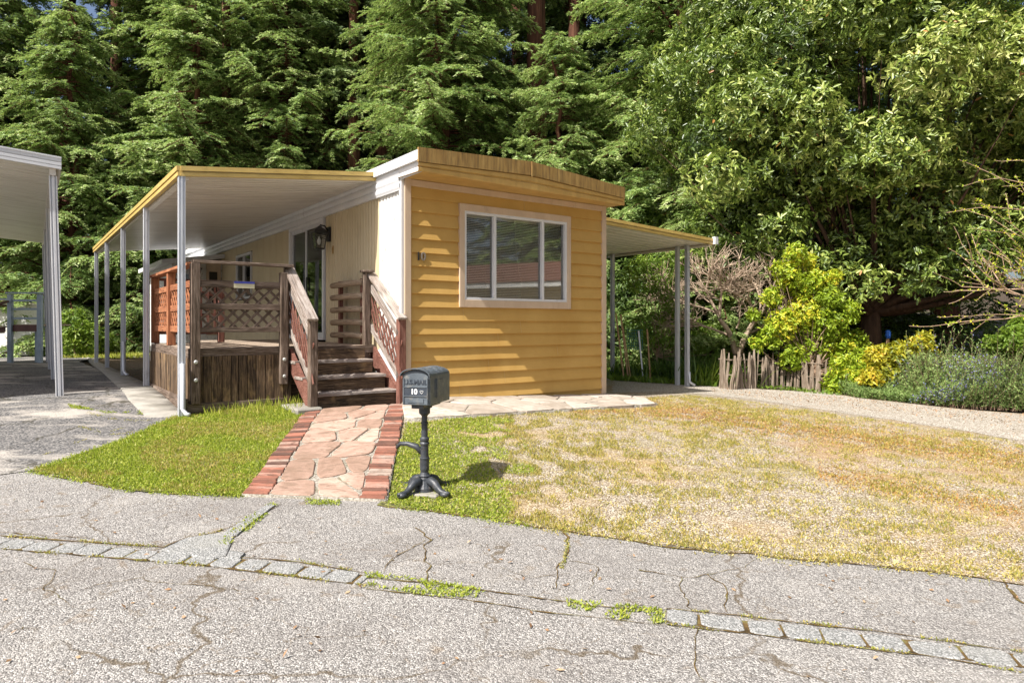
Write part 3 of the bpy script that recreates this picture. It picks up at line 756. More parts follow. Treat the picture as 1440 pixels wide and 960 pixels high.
# corner boards, top trim
b = hb()
b.box(.0, .09, -.05, .012, .3, 3.43); b.build('corner_trim', TAN, home, .003)
b = hb(); b.box(WU-.09, WU, -.042, .012, .3, 3.42); b.build('corner_trim', TAN, home, .003)
b = hb(); b.box(.09, WU-.09, -.042, .008, 3.34, 3.42); b.build('top_trim', TAN, home, .003)
b = hb(); b.box(-.045, -.002, -.03, .03, .56, 3.62); b.build('corner_post', WHITEP, home, .004)
# side wall: ribbed sheet metal
def side_profile(v0, v1, kind):
    pts = []; v = v0
    if kind == 'rib':
        while v < v1:
            for dv, du in ((0, 0), (.012, -.012), (.028, -.012), (.040, 0)):
                if v+dv < v1: pts.append((du, v+dv))
            v += .095
    else:
        while v < v1:
            for dv, du in ((0, 0), (.006, .008), (.016, .008), (.022, 0)):
                if v+dv < v1: pts.append((du, v+dv))
            v += .405 if kind == 'panel' else .2
    pts.append((0, v1)); return pts
def side_wall(v0, v1, z0, z1, kind, mb):
    p = side_profile(v0, v1, kind)
    mb.sheet([[(u, v, z0) for u, v in p], [(u, v, z1) for u, v in p]])
b = hb()
side_wall(.03, .70, .5, 3.32, 'rib', b); b.build('side_panel', FRESHW, home)
b = hb()
side_wall(.70, 2.70, .5, 3.32, 'rib', b); side_wall(2.70, 4.45, 3.27, 3.32, 'rib', b)
side_wall(4.45, 6.88, .5, 3.32, 'panel', b); side_wall(6.88, 8.12, .5, 2.08, 'panel', b); side_wall(6.88, 8.12, 3.10, 3.32, 'panel', b); side_wall(8.12, LEN, .5, 3.32, 'panel', b)
b.build('side_siding', CREAM, home)
# side frieze (white ribbed), roof edge
b = hb()
def ribz(z0, z1, n, u0, du):
    out = []
    for i in range(n):
        a = z0+(z1-z0)*i/n; h = (z1-z0)/n
        out += [(u0, a), (u0-du, a+h*.35), (u0-du, a+h*.75), (u0, a+h*.97)]
    return out
p = ribz(3.28, 3.56, 3, -.045, .014)
b.sheet([[(u, .0, z) for u, z in p], [(u, LEN, z) for u, z in p]])
b.box(-.045, .02, .0, LEN, 3.275, 3.285)
p = ribz(3.40, 3.56, 2, -.045, .014)
b.sheet([[(u, -.585, z) for u, z in p], [(u, .0, z) for u, z in p]])
b.build('side_frieze', WHITEP, home)
FP = [(-.10, -.59), (1.72, -.475), (WU+.10, -.34)]     # plan of the front overhang
RZ = [3.67, 3.77, 3.665]
b = hb()
b.prism([(-.10, FP[0][1]+.004, 3.545), (-.10, LEN+.2, 3.545), (-.10, LEN+.2, 3.664), (-.10, FP[0][1]+.004, 3.664)], (.05, 0, 0)); b.build('roof_edge', WHITEP, home)
b = hb()
b.prism([(WU+.10, FP[2][1]+.004, 3.42), (WU+.10, LEN+.2, 3.42), (WU+.10, LEN+.2, 3.66), (WU+.10, FP[2][1]+.004, 3.66)], (-.04, 0, 0)); b.build('roof_edge', YFASC, home)
# roof skin
b = hb()
for i in range(2):
    (u0, v0), (u1, v1) = FP[i], FP[i+1]
    b.add([(u0, v0, RZ[i]), (u1, v1, RZ[i+1]), (u1, LEN+.2, RZ[i+1]), (u0, LEN+.2, RZ[i]), (u0, v0, RZ[i]-.02), (u1, v1, RZ[i+1]-.02), (u1, LEN+.2, RZ[i+1]-.02), (u0, LEN+.2, RZ[i]-.02)],
          [(0, 1, 2, 3), (7, 6, 5, 4), (0, 4, 5, 1), (2, 6, 7, 3)])
b.build('roof', PAN, home)
# front fascia: stained upper band and ribbed lower band
b = hb()
zs = [3.69, 3.79, 3.685]; low = [3.515, 3.60, 3.515]
for i in range(2):
    (u0, v0), (u1, v1) = FP[i], FP[i+1]
    b.add([(u0, v0-.012, low[i]), (u1, v1-.012, low[i+1]), (u1, v1-.012, zs[i+1]), (u0, v0-.012, zs[i]), (u0, v0+.02, low[i]), (u1, v1+.02, low[i+1]), (u1, v1+.02, zs[i+1]), (u0, v0+.02, zs[i])],
          [(0, 1, 2, 3), (4, 7, 6, 5), (0, 4, 5, 1), (3, 2, 6, 7), (0, 3, 7, 4), (1, 5, 6, 2)])
b.build('upper_fascia', STAINF, home)
b = hb(); b.box(FP[1][0]-.012, FP[1][0]+.012, FP[1][1]-.022, FP[1][1]-.008, 3.58, 3.79); b.build('fascia_joint', STAINF, home)
b = hb()
for i in range(2):
    (u0, v0), (u1, v1) = FP[i], FP[i+1]; rows = []
    t0, t1 = low[i], low[i+1]
    for (q, dv) in ((0, .02), (0, .0), (.08, -.006), (.40, -.006), (.48, .012), (.54, .012), (.60, -.004), (.92, -.004), (1, .012)):
        rows.append([(u0, v0+dv+.004, 3.405+(t0-3.405)*q), (u1, v1+dv+.004, 3.405+(t1-3.405)*q)])
    b.sheet(rows)
b.build('lower_fascia', YFASC, home)
b = hb()
b.add([(FP[0][0]+.02, FP[0][1]+.02, 3.408), (FP[1][0], FP[1][1]+.02, 3.408), (FP[2][0]-.02, FP[2][1]+.02, 3.408), (FP[2][0]-.02, .02, 3.428), (FP[0][0]+.02, .02, 3.428)], [(0, 1, 2, 3, 4)])
b.build('soffit', YFASC, home)
# front window
b = hb()
for (a, c, z0, z1) in ((.825, .905, 1.783, 3.19), (2.729, 2.809, 1.783, 3.19), (.905, 2.729, 1.783, 1.885), (.905, 2.729, 3.095, 3.19)):
    b.box(a, c, -.052, -.004, z0, z1)
win = b.build('window', TAN, home, .003)
b = hb()
A, C, ZB, ZU = .905, 2.729, 1.885, 3.095
for (a, c, z0, z1) in ((A, A+.03, ZB, ZU), (C-.03, C, ZB, ZU), (A+.03, C-.03, ZB, ZB+.035), (A+.03, C-.03, ZU-.035, ZU), (1.385, 1.43, ZB+.035, ZU-.035), (2.25, 2.29, ZB+.035, ZU-.035)):
    b.box(a, c, -.046, .03, z0, z1)
b.build('window_frame', WHITEP, win, .002)
for (a, c) in ((A+.03, 1.385), (1.43, 2.25), (2.29, C-.03)):
    b = hb(); b.box(a, c, .004, .008, ZB+.035, ZU-.035); b.build('pane', GLASS, win)
b = hb()
z = ZB+.06
while z < ZU-.05:
    b.add([(A+.04, .040, z-.0085), (C-.04, .040, z-.0085), (C-.04, .054, z+.0085), (A+.04, .054, z+.0085)], [(0, 1, 2, 3)])
    z += .0235
for u in (1.02, 1.30, 1.55, 2.1, 2.4, 2.6): b.box(u-.0015, u+.0015, .034, .037, ZB+.05, ZU-.03)
b.tube([(1.80, .03, ZU-.05), (1.82, .03, 2.7), (1.88, .03, 2.25)], .005, 5)
b.box(A+.04, C-.04, .055, .09, ZU-.06, ZU-.03)
b.build('blind', BLIND, win)
# house number
def text_mesh(name, txt, size, depth, mat, parent, M4, bold=0):
    cu = bpy.data.curves.new(name, 'FONT'); cu.body = txt; cu.size = size; cu.extrude = depth; cu.align_x = 'CENTER'; cu.align_y = 'CENTER'; cu.offset = bold
    to = bpy.data.objects.new(name+'_c', cu); COL.objects.link(to)
    dg_ = bpy.context.evaluated_depsgraph_get(); me = bpy.data.meshes.new_from_object(to.evaluated_get(dg_))
    bpy.data.objects.remove(to); me.name = name
    me.transform(M4); me.materials.clear(); me.materials.append(mat)
    o_ = bpy.data.objects.new(name, me); COL.objects.link(o_)
    if parent: o_.parent = parent
    return o_
for ch, u in (('1', .205), ('0', .275)):
    text_mesh('house_number', ch, .15, .006, DARKM if ch == '1' else M('aged_bronze', [(.3, (.16, .13, .10)), (.7, (.30, .26, .21))], 30, rough=.5), home, Matrix.Translation(Vector((u, -.036, 2.43))-Vector(HO)) @ Matrix.Rotation(R(90), 4, 'X'), .003)
# sliding door
b = hb()
D0, D1, DZ0, DZ1 = 2.72, 4.43, 1.30, 3.27
for (a, c, z0, z1) in ((D0, D0+.05, DZ0, DZ1), (D1-.05, D1, DZ0, DZ1), (D0+.05, D1-.05, DZ0, DZ0+.05), (D0+.05, D1-.05, DZ1-.06, DZ1)):
    b.box(-.035, .05, a, c, z0, z1)
b.box(-.06, -.0, D0-.03, D1+.03, DZ1, DZ1+.035)
dr = b.build('sliding_door', WHITEP, home, .003)
b = hb()
for (a, c, du) in ((D0+.05, 3.60, -.02), (3.55, D1-.05, .012)):
    for (x0, x1, z0, z1) in ((a, a+.05, DZ0+.05, DZ1-.06), (c-.05, c, DZ0+.05, DZ1-.06), (a+.05, c-.05, DZ0+.05, DZ0+.12), (a+.05, c-.05, DZ1-.12, DZ1-.06)):
        b.box(du, du+.022, x0, x1, z0, z1)
b.build('door_frame', POSTM, dr)
for (a, c, du) in ((D0+.10, 3.55, -.01), (3.60, D1-.10, .022)):
    b = hb(); b.box(du, du+.004, a, c, DZ0+.12, DZ1-.12); b.build('pane', GLASS, dr)
SCREEN = M('insect_screen', [(.3, (.035, .03, .022)), (.7, (.055, .045, .032))], 6, rough=.8)
b = hb(); b.box(.034, .036, 3.62, D1-.09, DZ0+.12, DZ1-.12); b.build('insect_screen', SCREEN, dr)
b = hb(); b.box(-.045, -.02, 3.48, 3.50, 2.1, 2.35); b.build('door_handle', DARKM, dr, .003)
# side window
b = hb()
for (a, c, z0, z1) in ((6.90, 6.94, 2.10, 3.08), (8.06, 8.10, 2.10, 3.08), (6.94, 8.06, 2.10, 2.15), (6.94, 8.06, 3.03, 3.08), (7.48, 7.52, 2.15, 3.03)): b.box(-.03, .04, a, c, z0, z1)
w2 = b.build('window', WHITEP, home)
b = hb(); b.box(.004, .008, 6.94, 7.48, 2.15, 3.03); b.box(.004, .008, 7.52, 8.06, 2.15, 3.03); b.build('pane', GLASS, w2)
# rear addition that sticks out past the deck
b = hb()
b.box(-1.10, -.004, 9.45, 12.6, .5, 3.0); b.build('rear_room', FRESHW, home)
b = hb()
b.add([(-1.35, 9.2, 3.02), (0, 9.2, 3.22), (0, 12.8, 3.22), (-1.35, 12.8, 3.02), (-1.35, 9.2, 2.92), (0, 9.2, 3.12), (0, 12.8, 3.12), (-1.35, 12.8, 2.92)], [(0, 1, 2, 3), (7, 6, 5, 4), (0, 4, 5, 1), (0, 3, 7, 4), (2, 6, 7, 3)])
for i in range(8): b.box(-1.3+i*.16, -1.27+i*.16, 9.19, 9.2, 2.96, 3.0)
b.build('rear_roof', WHITEP, home)
b = hb()
b.box(-.36, -.04, 9.415, 9.45, 1.3, 3.0); rd = b.build('rear_door', TAN, home, .003)
b = hb(); b.box(-.30, -.12, 9.408, 9.413, 1.9, 2.8); b.build('pane', SCREEN, rd)
b = hb(); b.box(-.95, -.72, 9.41, 9.448, 2.15, 2.75); rw = b.build('window', WHITEP, home)
b = hb(); b.box(-.92, -.75, 9.404, 9.409, 2.18, 2.72); b.build('pane', BLUEP, rw)
# small bronze ornament on side wall
b = MB((-.015, 2.36, 2.72))
b.prism([(-.012, 2.34, 2.78), (-.012, 2.385, 2.74), (-.012, 2.37, 2.66), (-.012, 2.34, 2.65), (-.012, 2.33, 2.71)], (-.01, 0, 0))
o = b.build('wall_ornament', M('bronze_ornament', [(.3, (.25, .13, .03)), (.7, (.4, .24, .06))], 9), None)
o.location = W(-.015, 2.36, 2.72); o.rotation_euler = (0, 0, ROT); tag(o, 'small bronze leaf shaped ornament on the ribbed wall right of the door', 'ornament')

# ------------------------------------------------------------------ lanterns
def lantern(label, u, v, z, face, s=1.0):
    """face: outward direction in (u,v)"""
    ang = ROT+math.atan2(face[1], face[0])-0
    t = thing('wall_lantern', label, 'lantern', W(u, v, z), ang, 'black lanterns on the house walls')
    # local: +x is outward
    b = MB(); b.box(0, .03*s, -.05*s, .05*s, -.10*s, .10*s); b.build('wall_plate', DARKM, t, .004)
    b = MB(); b.tube([(.03*s, 0, .05*s), (.07*s, 0, .11*s), (.13*s, 0, .12*s), (.15*s, 0, .08*s)], .010*s, 8); b.build('bracket', DARKM, t, 0, True)
    c = .15*s; b = MB()
    def ring(r0, z0, r1, z1):
        return [(c+x*r0, y*r0, z0) for x, y in ((-1, -1), (1, -1), (1, 1), (-1, 1))], [(c+x*r1, y*r1, z1) for x, y in ((-1, -1), (1, -1), (1, 1), (-1, 1))]
    prof = [(.095, .0), (.10, .012), (.07, .05), (.03, .085), (.012, .10), (.0, .11)]
    for (r0, z0), (r1, z1) in zip(prof[:-1], prof[1:]):
        A_, B_ = ring(r0*s, z0*s, r1*s, z1*s); b.add(A_+B_, [(i, (i+1) % 4, (i+1) % 4+4, i+4) for i in range(4)])
    A_, B_ = ring(.095*s, 0, .05*s, 0); b.add(A_+B_, [(i, (i+1) % 4, (i+1) % 4+4, i+4) for i in range(4)])
    b.build('cap', DARKM, t)
    b = MB()
    for x, y in ((-1, -1), (1, -1), (1, 1), (-1, 1)):
        b.beam((c+x*.08*s, y*.08*s, 0), (c+x*.055*s, y*.055*s, -.20*s), .010*s, .010*s)
    for zz_, r_ in ((-.045, .075), (-.20, .055)):
        for i in range(4):
            p_ = ((-1, -1), (1, -1), (1, 1), (-1, 1)); a_, d_ = p_[i], p_[(i+1) % 4]
            b.beam((c+a_[0]*r_*s, a_[1]*r_*s, zz_*s), (c+d_[0]*r_*s, d_[1]*r_*s, zz_*s), .008*s, .008*s)
    b.box(c-.058*s, c+.058*s, -.058*s, .058*s, -.215*s, -.203*s)
    b.build('cage', DARKM, t)
    b = MB(); A_, B_ = ring(.074*s, -.002*s, .050*s, -.198*s); b.add(A_+B_, [(i, (i+1) % 4, (i+1) % 4+4, i+4) for i in range(4)]); b.build('glass', LAMPG, t)
    b = MB(); b.lathe((c, 0, -.15*s), [(.012*s, 0), (.026*s, .03*s), (.028*s, .055*s), (.012*s, .09*s), (.008*s, .12*s)], 10); b.build('bulb', WHITE, t, 0, True)
    return t
lantern('large black lantern with clear glass beside the sliding door', -.012, 2.50, 2.97, (-1, 0), 1.15)
lantern('smaller black lantern on the white wall of the rear room', -.62, 9.448, 2.83, (0, -1), 1.15)

# ================================================================== canopies
def canopy(label, u0, u1, v0, v1, zh, zl, name, posts, pz_, ridge_sp, mat, fas, house_side):
    """pan roof from height zh at the house (u0) to zl at the posts (u1)"""
    t = thing(name, label, 'carport awning', W(u1, v0, 0.5), ROT); OG = (u1, v0, .5)
    def zu(u): return zh+(zl-zh)*(u-u0)/(u1-u0)
    b = MB(OG); prof = []; v = v0+.03
    while v < v1-.02:
        prof += [(v, 0), (v+.008, .038), (v+.040, .038), (v+.048, 0)]; v += ridge_sp
    prof = [p for p in prof if p[0] < v1-.02]+[(v1-.02, 0)]
    b.sheet([[(u0, v, zh-.10+dz) for v, dz in prof], [(u1, v, zl-.10+dz) for v, dz in prof]])
    b.sheet([[(u0, v, zh-.06) for v in (v0, v1)], [(u1, v, zl-.06) for v in (v0, v1)]])
    b.build('pan_roof', mat, t)
    # fascia profile (front end and outer side)
    b = MB(OG)
    for (h0, h1, o_) in ((-.115, -.075, .004), (-.075, -.055, -.012), (-.055, .0, .012)):
        b.add([(u0, v0-o_, zh+h0), (u1, v0-o_, zl+h0), (u1, v0-o_, zl+h1), (u0, v0-o_, zh+h1), (u0, v0+.04, zh+h0), (u1, v0+.04, zl+h0), (u1, v0+.04, zl+h1), (u0, v0+.04, zh+h1)],
              [(0, 1, 2, 3), (4, 7, 6, 5), (0, 4, 5, 1), (3, 2, 6, 7), (0, 3, 7, 4), (1, 5, 6, 2)])
    b.build('end_fascia', fas, t)
    sg = 1 if u1 > u0 else -1
    b = MB(OG)
    for (h0, h1, o_) in ((-.115, -.07, .004), (-.07, -.055, -.010), (-.055, .0, .014)):
        b.box(min(u1, u1+sg*(.03+o_)), max(u1, u1+sg*(.03+o_)), v0, v1, zl+h0, zl+h1)
    b.box(min(u1-sg*.02, u1), max(u1-sg*.02, u1), v0, v1, zl-.115, zl)
    b.build('side_gutter', fas, t)
    b = MB(OG); b.box(min(u1-sg*.09, u1-sg*.03), max(u1-sg*.09, u1-sg*.03), v0+.04, v1-.02, zl-.15, zl-.115); b.build('beam', mat, t)
    for (pu, pv, zb) in posts:
        b = MB(OG); w = .037; top = zu(pu)-.11
        # C-channel posts: two faces with a groove
        b.box(pu-w, pu+w, pv-w*.55, pv+w*.55, zb, top); b.box(pu-w*.35, pu+w*.35, pv-w, pv+w, zb, top)
        b.box(pu-w, pu-w*.72, pv-w*.95, pv+w*.95, zb, top); b.box(pu+w*.72, pu+w, pv-w*.95, pv+w*.95, zb, top)
        po = b.build('post', POSTM, t, .002)
    return t, OG
pv0 = .69
posts = [(-2.475, pv0+.04+i*2.62, g(*W(-2.475, pv0+.04+i*2.62).xy)+.01) for i in range(4)]+[(-2.475, pv0+10.2, g(*W(-2.475, pv0+10.2).xy)+.0)]
cp, OG = canopy('long porch awning with yellow edge trim on square aluminium posts', -.06, -2.49, pv0, 11.1, 3.62, 3.375, 'porch_awning', posts, 0, .15, PAN, YGUT, -1)
for (pu, pv, zb) in (posts[0], posts[2]):
    b = MB(OG); b.tube([(pu+.0, pv-.05, zb+.62), (pu+.0, pv-.055, zb+.10), (pu+.03, pv-.09, zb+.04), (pu+.06, pv-.13, zb+.03)], .026, 8); b.build('downspout', POSTM, cp, 0, True)
rp = [(WU+3.07, .88, g(*W(WU+3.07, .88).xy)), (WU+3.10, 1.15, g(*W(WU+3.10, 1.15).xy)), (WU+3.07, 2.95, g(*W(WU+3.07, 2.95).xy))]
ca, OG = canopy('short side awning with yellow edge trim right of the yellow home', WU+.02, WU+3.28, .42, 3.25, 3.37, 3.20, 'side_awning', rp, 0, .22, PANB, YGUT, 1)
b = MB(OG); b.box(WU+3.26, WU+3.35, .36, .43, 3.09, 3.23); b.build('gutter_end_cap', WHITEP, ca)
b = MB(OG); b.tube([(rp[0][0], .83, .62), (rp[0][0], .825, rp[0][2]+.1), (rp[0][0]+.08, .76, rp[0][2]+.03)], .028, 8); b.build('downspout', POSTM, ca, 0, True)

# neighbour's carport on the left: its own axis
CO = Vector((-5.93, 8.93, 0)); CROT = math.atan2(.573, .819)
def carport():
    z0 = .5; t = thing('carport', 'white carport with ribbed underside at the left edge', 'carport', (CO.x, CO.y, z0), CROT)
    O = (0, 0, z0)
    zu = lambda u: 3.73-.08*u     # u negative to the left
    b = MB(O); prof = []; v = .03
    while v < 10.3: prof += [(v, 0), (v+.02, .022), (v+.035, .022), (v+.055, 0)]; v += .17
    b.sheet([[(-5, v, zu(-5)-.13+dz) for v, dz in prof], [(.0, v, zu(0)-.13+dz) for v, dz in prof]])
    b.sheet([[(-5, v, zu(-5)-.05) for v in (0, 10.3)], [(.0, v, zu(0)-.05) for v in (0, 10.3)]]); b.build('pan_roof', PAN, t)
    b = MB(O)
    for (h0, h1, o_) in ((-.15, -.115, .004), (-.115, -.105, -.008), (-.105, -.065, .004), (-.065, -.055, -.008), (-.055, -.01, .004), (-.01, .01, .012)):
        b.add([(-5, -o_, zu(-5)+h0), (.03, -o_, zu(0)+h0), (.03, -o_, zu(0)+h1), (-5, -o_, zu(-5)+h1), (-5, .03, zu(-5)+h0), (.03, .03, zu(0)+h0), (.03, .03, zu(0)+h1), (-5, .03, zu(-5)+h1)],
              [(0, 1, 2, 3), (4, 7, 6, 5), (0, 4, 5, 1), (3, 2, 6, 7), (0, 3, 7, 4), (1, 5, 6, 2)])
    b.build('end_fascia', WHITEP, t)
    b = MB(O); b.box(0, .03, .03, 10.3, 3.58, 3.74); b.build('side_gutter', WHITEP, t)
    b = MB(O); b.box(-.10, -.03, .05, 10.25, 3.50, 3.60); b.build('beam', PAN, t)
    cr, sr = math.cos(CROT), math.sin(CROT)
    for i, v in enumerate((.12, 3.2, 6.3, 9.6)):
        x, y = CO.x+(-.06)*cr-v*sr, CO.y+(-.06)*sr+v*cr; zb = g(x, y)-.0
        b = MB(O); w = .045
        b.box(-.06-w, -.06+w, v-w*.5, v+w*.5, zb, 3.5); b.box(-.06-w*.35, -.06+w*.35, v-w, v+w, zb, 3.5); b.box(-.06-w, -.06-w*.7, v-w*.95, v+w*.95, zb, 3.5); b.box(-.06+w*.7, -.06+w, v-w*.95, v+w*.95, zb, 3.5)
        b.v = [(p[0]+(.075 if p[2] < 2 else 0), p[1], p[2]) for p in b.v]
        b.build('post', WHITEP, t, .002)
    # far posts on the other side
    for v in (.12, 9.6):
        x, y = CO.x+(-4.9)*cr-v*sr, CO.y+(-4.9)*sr+v*cr
        b = MB(O); b.box(-4.95, -4.87, v-.04, v+.04, g(x, y), zu(-4.9)-.1); b.build('post', WHITEP, t)
carport()

# ================================================================== deck, stairs and railings
DU0, DV0, DV1, DZ = -2.35, .82, 3.45, 1.27
deck = thing('wooden_deck', 'weathered wooden porch deck with vertical plank skirt', 'deck', W(DU0, DV0, .53), ROT)
DO = (DU0, DV0, .53)
def db(): return MB(DO)
b = db()
v = DV0+.0
while v < 5.0:
    b.box(DU0 if v < DV1 else -1.4, -.02, v, v+.135, DZ-.04, DZ); v += .14
b.build('floor', FLOORW, deck, .003)
b = db()
b.box(DU0-.02, -.02, DV0-.045, DV0-.003, DZ-.10, DZ-.005); b.box(DU0-.045, DU0-.003, DV0-.045, DV1, DZ-.12, DZ-.005)
b.build('rim_board', WOOD, deck, .003)
b = db()
u = DU0
while u < -1.26:
    w = random.uniform(.085, .125); zb = .55+random.uniform(0, .03); b.box(u, u+w-.008, DV0-.05+random.uniform(-.004, .004), DV0-.03, zb, DZ-.10, 2); u += w
v = DV0-.03
while v < DV1:
    w = random.uniform(.085, .125); b.box(DU0-.05+random.uniform(-.004, .004), DU0-.03, v, v+w-.008, .55, DZ-.115, 2); v += w
b.box(-2.36, -.05, DV0+.05, DV0+.07, .5, DZ-.05); b.box(DU0+.03, DU0+.05, DV0+.07, DV1, .5, DZ-.05)
b.build('skirt', PLANK, deck)
b = db()
b.box(DU0-.06, -1.26, DV0-.075, DV0-.05, .50, .62); b.box(DU0-.08, DU0-.05, DV0-.075, DV1, .50, .68)
b.build('kick_board', WOOD, deck, .003)
# stairs: four risers
b = db(); b2 = db(); SU0, SU1 = -1.12, -.03
SZ = [.72, .905, 1.09]
for i, z in enumerate(SZ):
    vf = .05+.255*i; ext = .06 if i else 0
    b.box(SU0-(.10 if i else 0)+.0, SU1-.02*i-(.05*i), vf-.025, vf+.27, z-.038, z)
    b2.box(SU0+.01, SU1-.02-.06*i, vf, vf+.022, (SZ[i-1] if i else .50), z-.038)
b2.box(SU0+.01, SU1-.16, DV0-.06, DV0-.03, SZ[2], DZ-.04)
b.build('tread', WOODG, deck, .004); b2.build('riser', PLANK, deck)
for u in (-1.17, -.02):
    b = db(); b.prism([(u, .02, .54), (u, .14, .54), (u, .95, 1.1), (u, .95, 1.26), (u, .80, 1.26), (u, .02, .70)], (-.04, 0, 0)); b.build('stringer', WOODRD, deck)
# posts
def post(u, v, z0, z1, w=.09, mat=WOOD, name='post'):
    b = db(); b.box(u-w/2, u+w/2, v-w/2, v+w/2, z0, z1, 2); return b.build(name, mat, deck, .005)
BOLT = M('galvanised_bolt', [(.3, (.4, .4, .38)), (.7, (.6, .6, .57))], 20, rough=.5, metal=.5)
pc = post(-2.33, .73, .62, 2.27, .10)
p2 = post(-1.30, .73, .80, 2.20, .09)
for po, u in ((pc, -2.33), (p2, -1.30)):
    for z in (1.11, .90):
        b = db(); b.lathe((0, 0, 0), [(.024, 0), (.024, .008), (.014, .016)], 10)
        b.v = [(u+x, .685-zz, z+y) if u < -2 else (u+x, .688-zz, z+y) for x, y, zz in b.v]; b.gc = b.v[:]
        b.build('bolt', BOLT, po)
post(-1.18, .02, .53, 1.60, .095); post(-.045, -.03, .50, 1.62, .095, WOODRD)
post(-.14, .82, .95, 2.26, .085); post(-1.24, .80, 1.0, 2.26, .06)
# front rail
rail = db(); rail.box(DU0-.01, -1.18, .68, .81, 2.27, 2.305); fr_ = rail.build('top_rail', WOOD, deck, .004)
def lattice(mb, a, bq, zlo, zhi, sp=.115, w=.03, th=.008, swap=None):
    """diagonal lattice in plane between coordinates a..b ; swap maps (s,z,off)->xyz"""
    H_ = zhi-zlo
    for sgn, off in ((1, 0), (-1, th+.001)):
        s = a-H_
        while s < bq+H_:
            s0, s1 = (s, s+H_) if sgn > 0 else (s+H_, s)
            za, zb_ = zlo, zhi
            # clip to a..b
            pts = [(s0, za), (s1, zb_)]
            (x0, y0), (x1, y1) = pts
            if x1 == x0: s += sp*1.414; continue
            t0, t1 = 0, 1
            for lim, lo in ((a, True), (bq, False)):
                for_t = (lim-x0)/(x1-x0)
                if lo:
                    if x1 > x0: t0 = max(t0, for_t)
                    else: t1 = min(t1, for_t)
                else:
                    if x1 > x0: t1 = min(t1, for_t)
                    else: t0 = max(t0, for_t)
            if t1-t0 > .05:
                A_ = swap(x0+(x1-x0)*t0, y0+(y1-y0)*t0, off); B_ = swap(x0+(x1-x0)*t1, y0+(y1-y0)*t1, off)
                up = Vector(swap(0, 0, 1))-Vector(swap(0, 0, 0))
                mb.beam(A_, B_, w, th, up)
            s += sp*1.414
def rail_board(mb, a, c, z0, z1, V, th=.03): mb.box(a, c, V-th/2, V+th/2, z0, z1)
b = db(); Vf = .735
for z0, z1 in ((1.99, 2.075), (1.725, 1.80), (1.455, 1.515)): b.box(-2.28, -1.345, Vf-.02, Vf+.02, z0, z1)
b.build('rail_board', WOOD, deck, .004)
b = db(); lattice(b, -2.28, -1.345, 1.79, 2.0, .10, .03, .009, lambda s, z, o_: (s, Vf+o_, z)); lattice(b, -2.28, -1.345, 1.50, 1.74, .10, .03, .009, lambda s, z, o_: (s, Vf+o_, z))
b.build('lattice', WOOD, deck)
# left side rail, red stained
b = db(); b.box(DU0-.06, DU0+.07, .81, DV1+.05, 2.24, 2.28); b.build('top_rail', WOODR, deck, .004)
post(DU0+.005, 2.15, DZ, 2.24, .10, WOODR); post(DU0+.005, DV1-.02, DZ, 2.24, .10, WOODR)
for va, vb in ((.80, 2.10), (2.20, DV1-.07)):
    b = db()
    for z0, z1 in ((1.99, 2.07), (1.72, 1.80), (1.45, 1.53)): b.box(DU0-.015, DU0+.02, va, vb, z0, z1)
    b.build('rail_board', WOODR, deck, .004)
    b = db(); lattice(b, va, vb, 1.79, 2.0, .10, .028, .009, lambda s, z, o_: (DU0+o_, s, z)); lattice(b, va, vb, 1.52, 1.73, .10, .028, .009, lambda s, z, o_: (DU0+o_, s, z)); b.build('lattice', WOODR, deck)
# back rail
b = db()
for z0, z1 in ((2.20, 2.24), (1.99, 2.06), (1.40, 1.46), (1.66, 1.72)): b.box(DU0+.05, -1.42, DV1-.04, DV1-.0, z0, z1)
b.build('rail_board', WOODRD, deck, .004)
post(-1.42, DV1-.02, DZ, 2.2, .09, WOODRD)
b = db()
for i in range(9): b.box(DU0+.12+i*.1, DU0+.15+i*.1, DV1-.05, DV1-.04, 1.42, 2.2)
b.build('baluster', WOODRD, deck)
# stair rails
for (u, vt, vb, zt, zb, lm, m2) in ((-1.20, .84, -.04, 2.275, 1.60, WOODG, WOODRD), (-.075, .86, -.10, 2.275, 1.62, WOODG, WOODRD)):
    d = Vector((0, vb-vt, zb-zt)); dn = d.normalized(); up = Vector((0, -dn.z, dn.y)) if True else None
    if up.z < 0: up = -up
    b = db(); b.beam((u, vt, zt), (u+.02*(u > -1), vb, zb+.0), .135, .036, up); b.build('hand_rail', lm, deck, .005)
    for dz_, mm, n_ in ((-.20, WOODG, 'sub_rail'), (-.74, WOODG, 'sub_rail')):
        b = db(); b.beam((u, vt-.03, zt+dz_), (u, vb+.06, zb+dz_+.0), .035, .085, up); b.build(n_, mm, deck, .004)
    # lattice of slats between the sub rails
    b = db(); nsl = 7
    for i in range(nsl):
        f_ = (i+.5)/nsl; v_ = vt-.04+(vb+.07-vt)*f_; zt_ = zt-.22+(zb-zt)*f_
        b.beam((u-.006, v_+.16, zt_-.0), (u-.006, v_-.12, zt_-.58), .030, .008, (1, 0, 0))
        b.beam((u+.006, v_-.10, zt_-.10), (u+.006, v_+.12, zt_-.44), .030, .008, (1, 0, 0))
    b.build('lattice', WOODRD, deck)
post(-.14, .80, 2.26, 2.29, .15, WOOD, 'post_cap')
# concrete footing
b = db(); b.box(-1.42, -1.10, -.12, .50, .42, .575); b.build('footing', STEP_G, deck, .02)
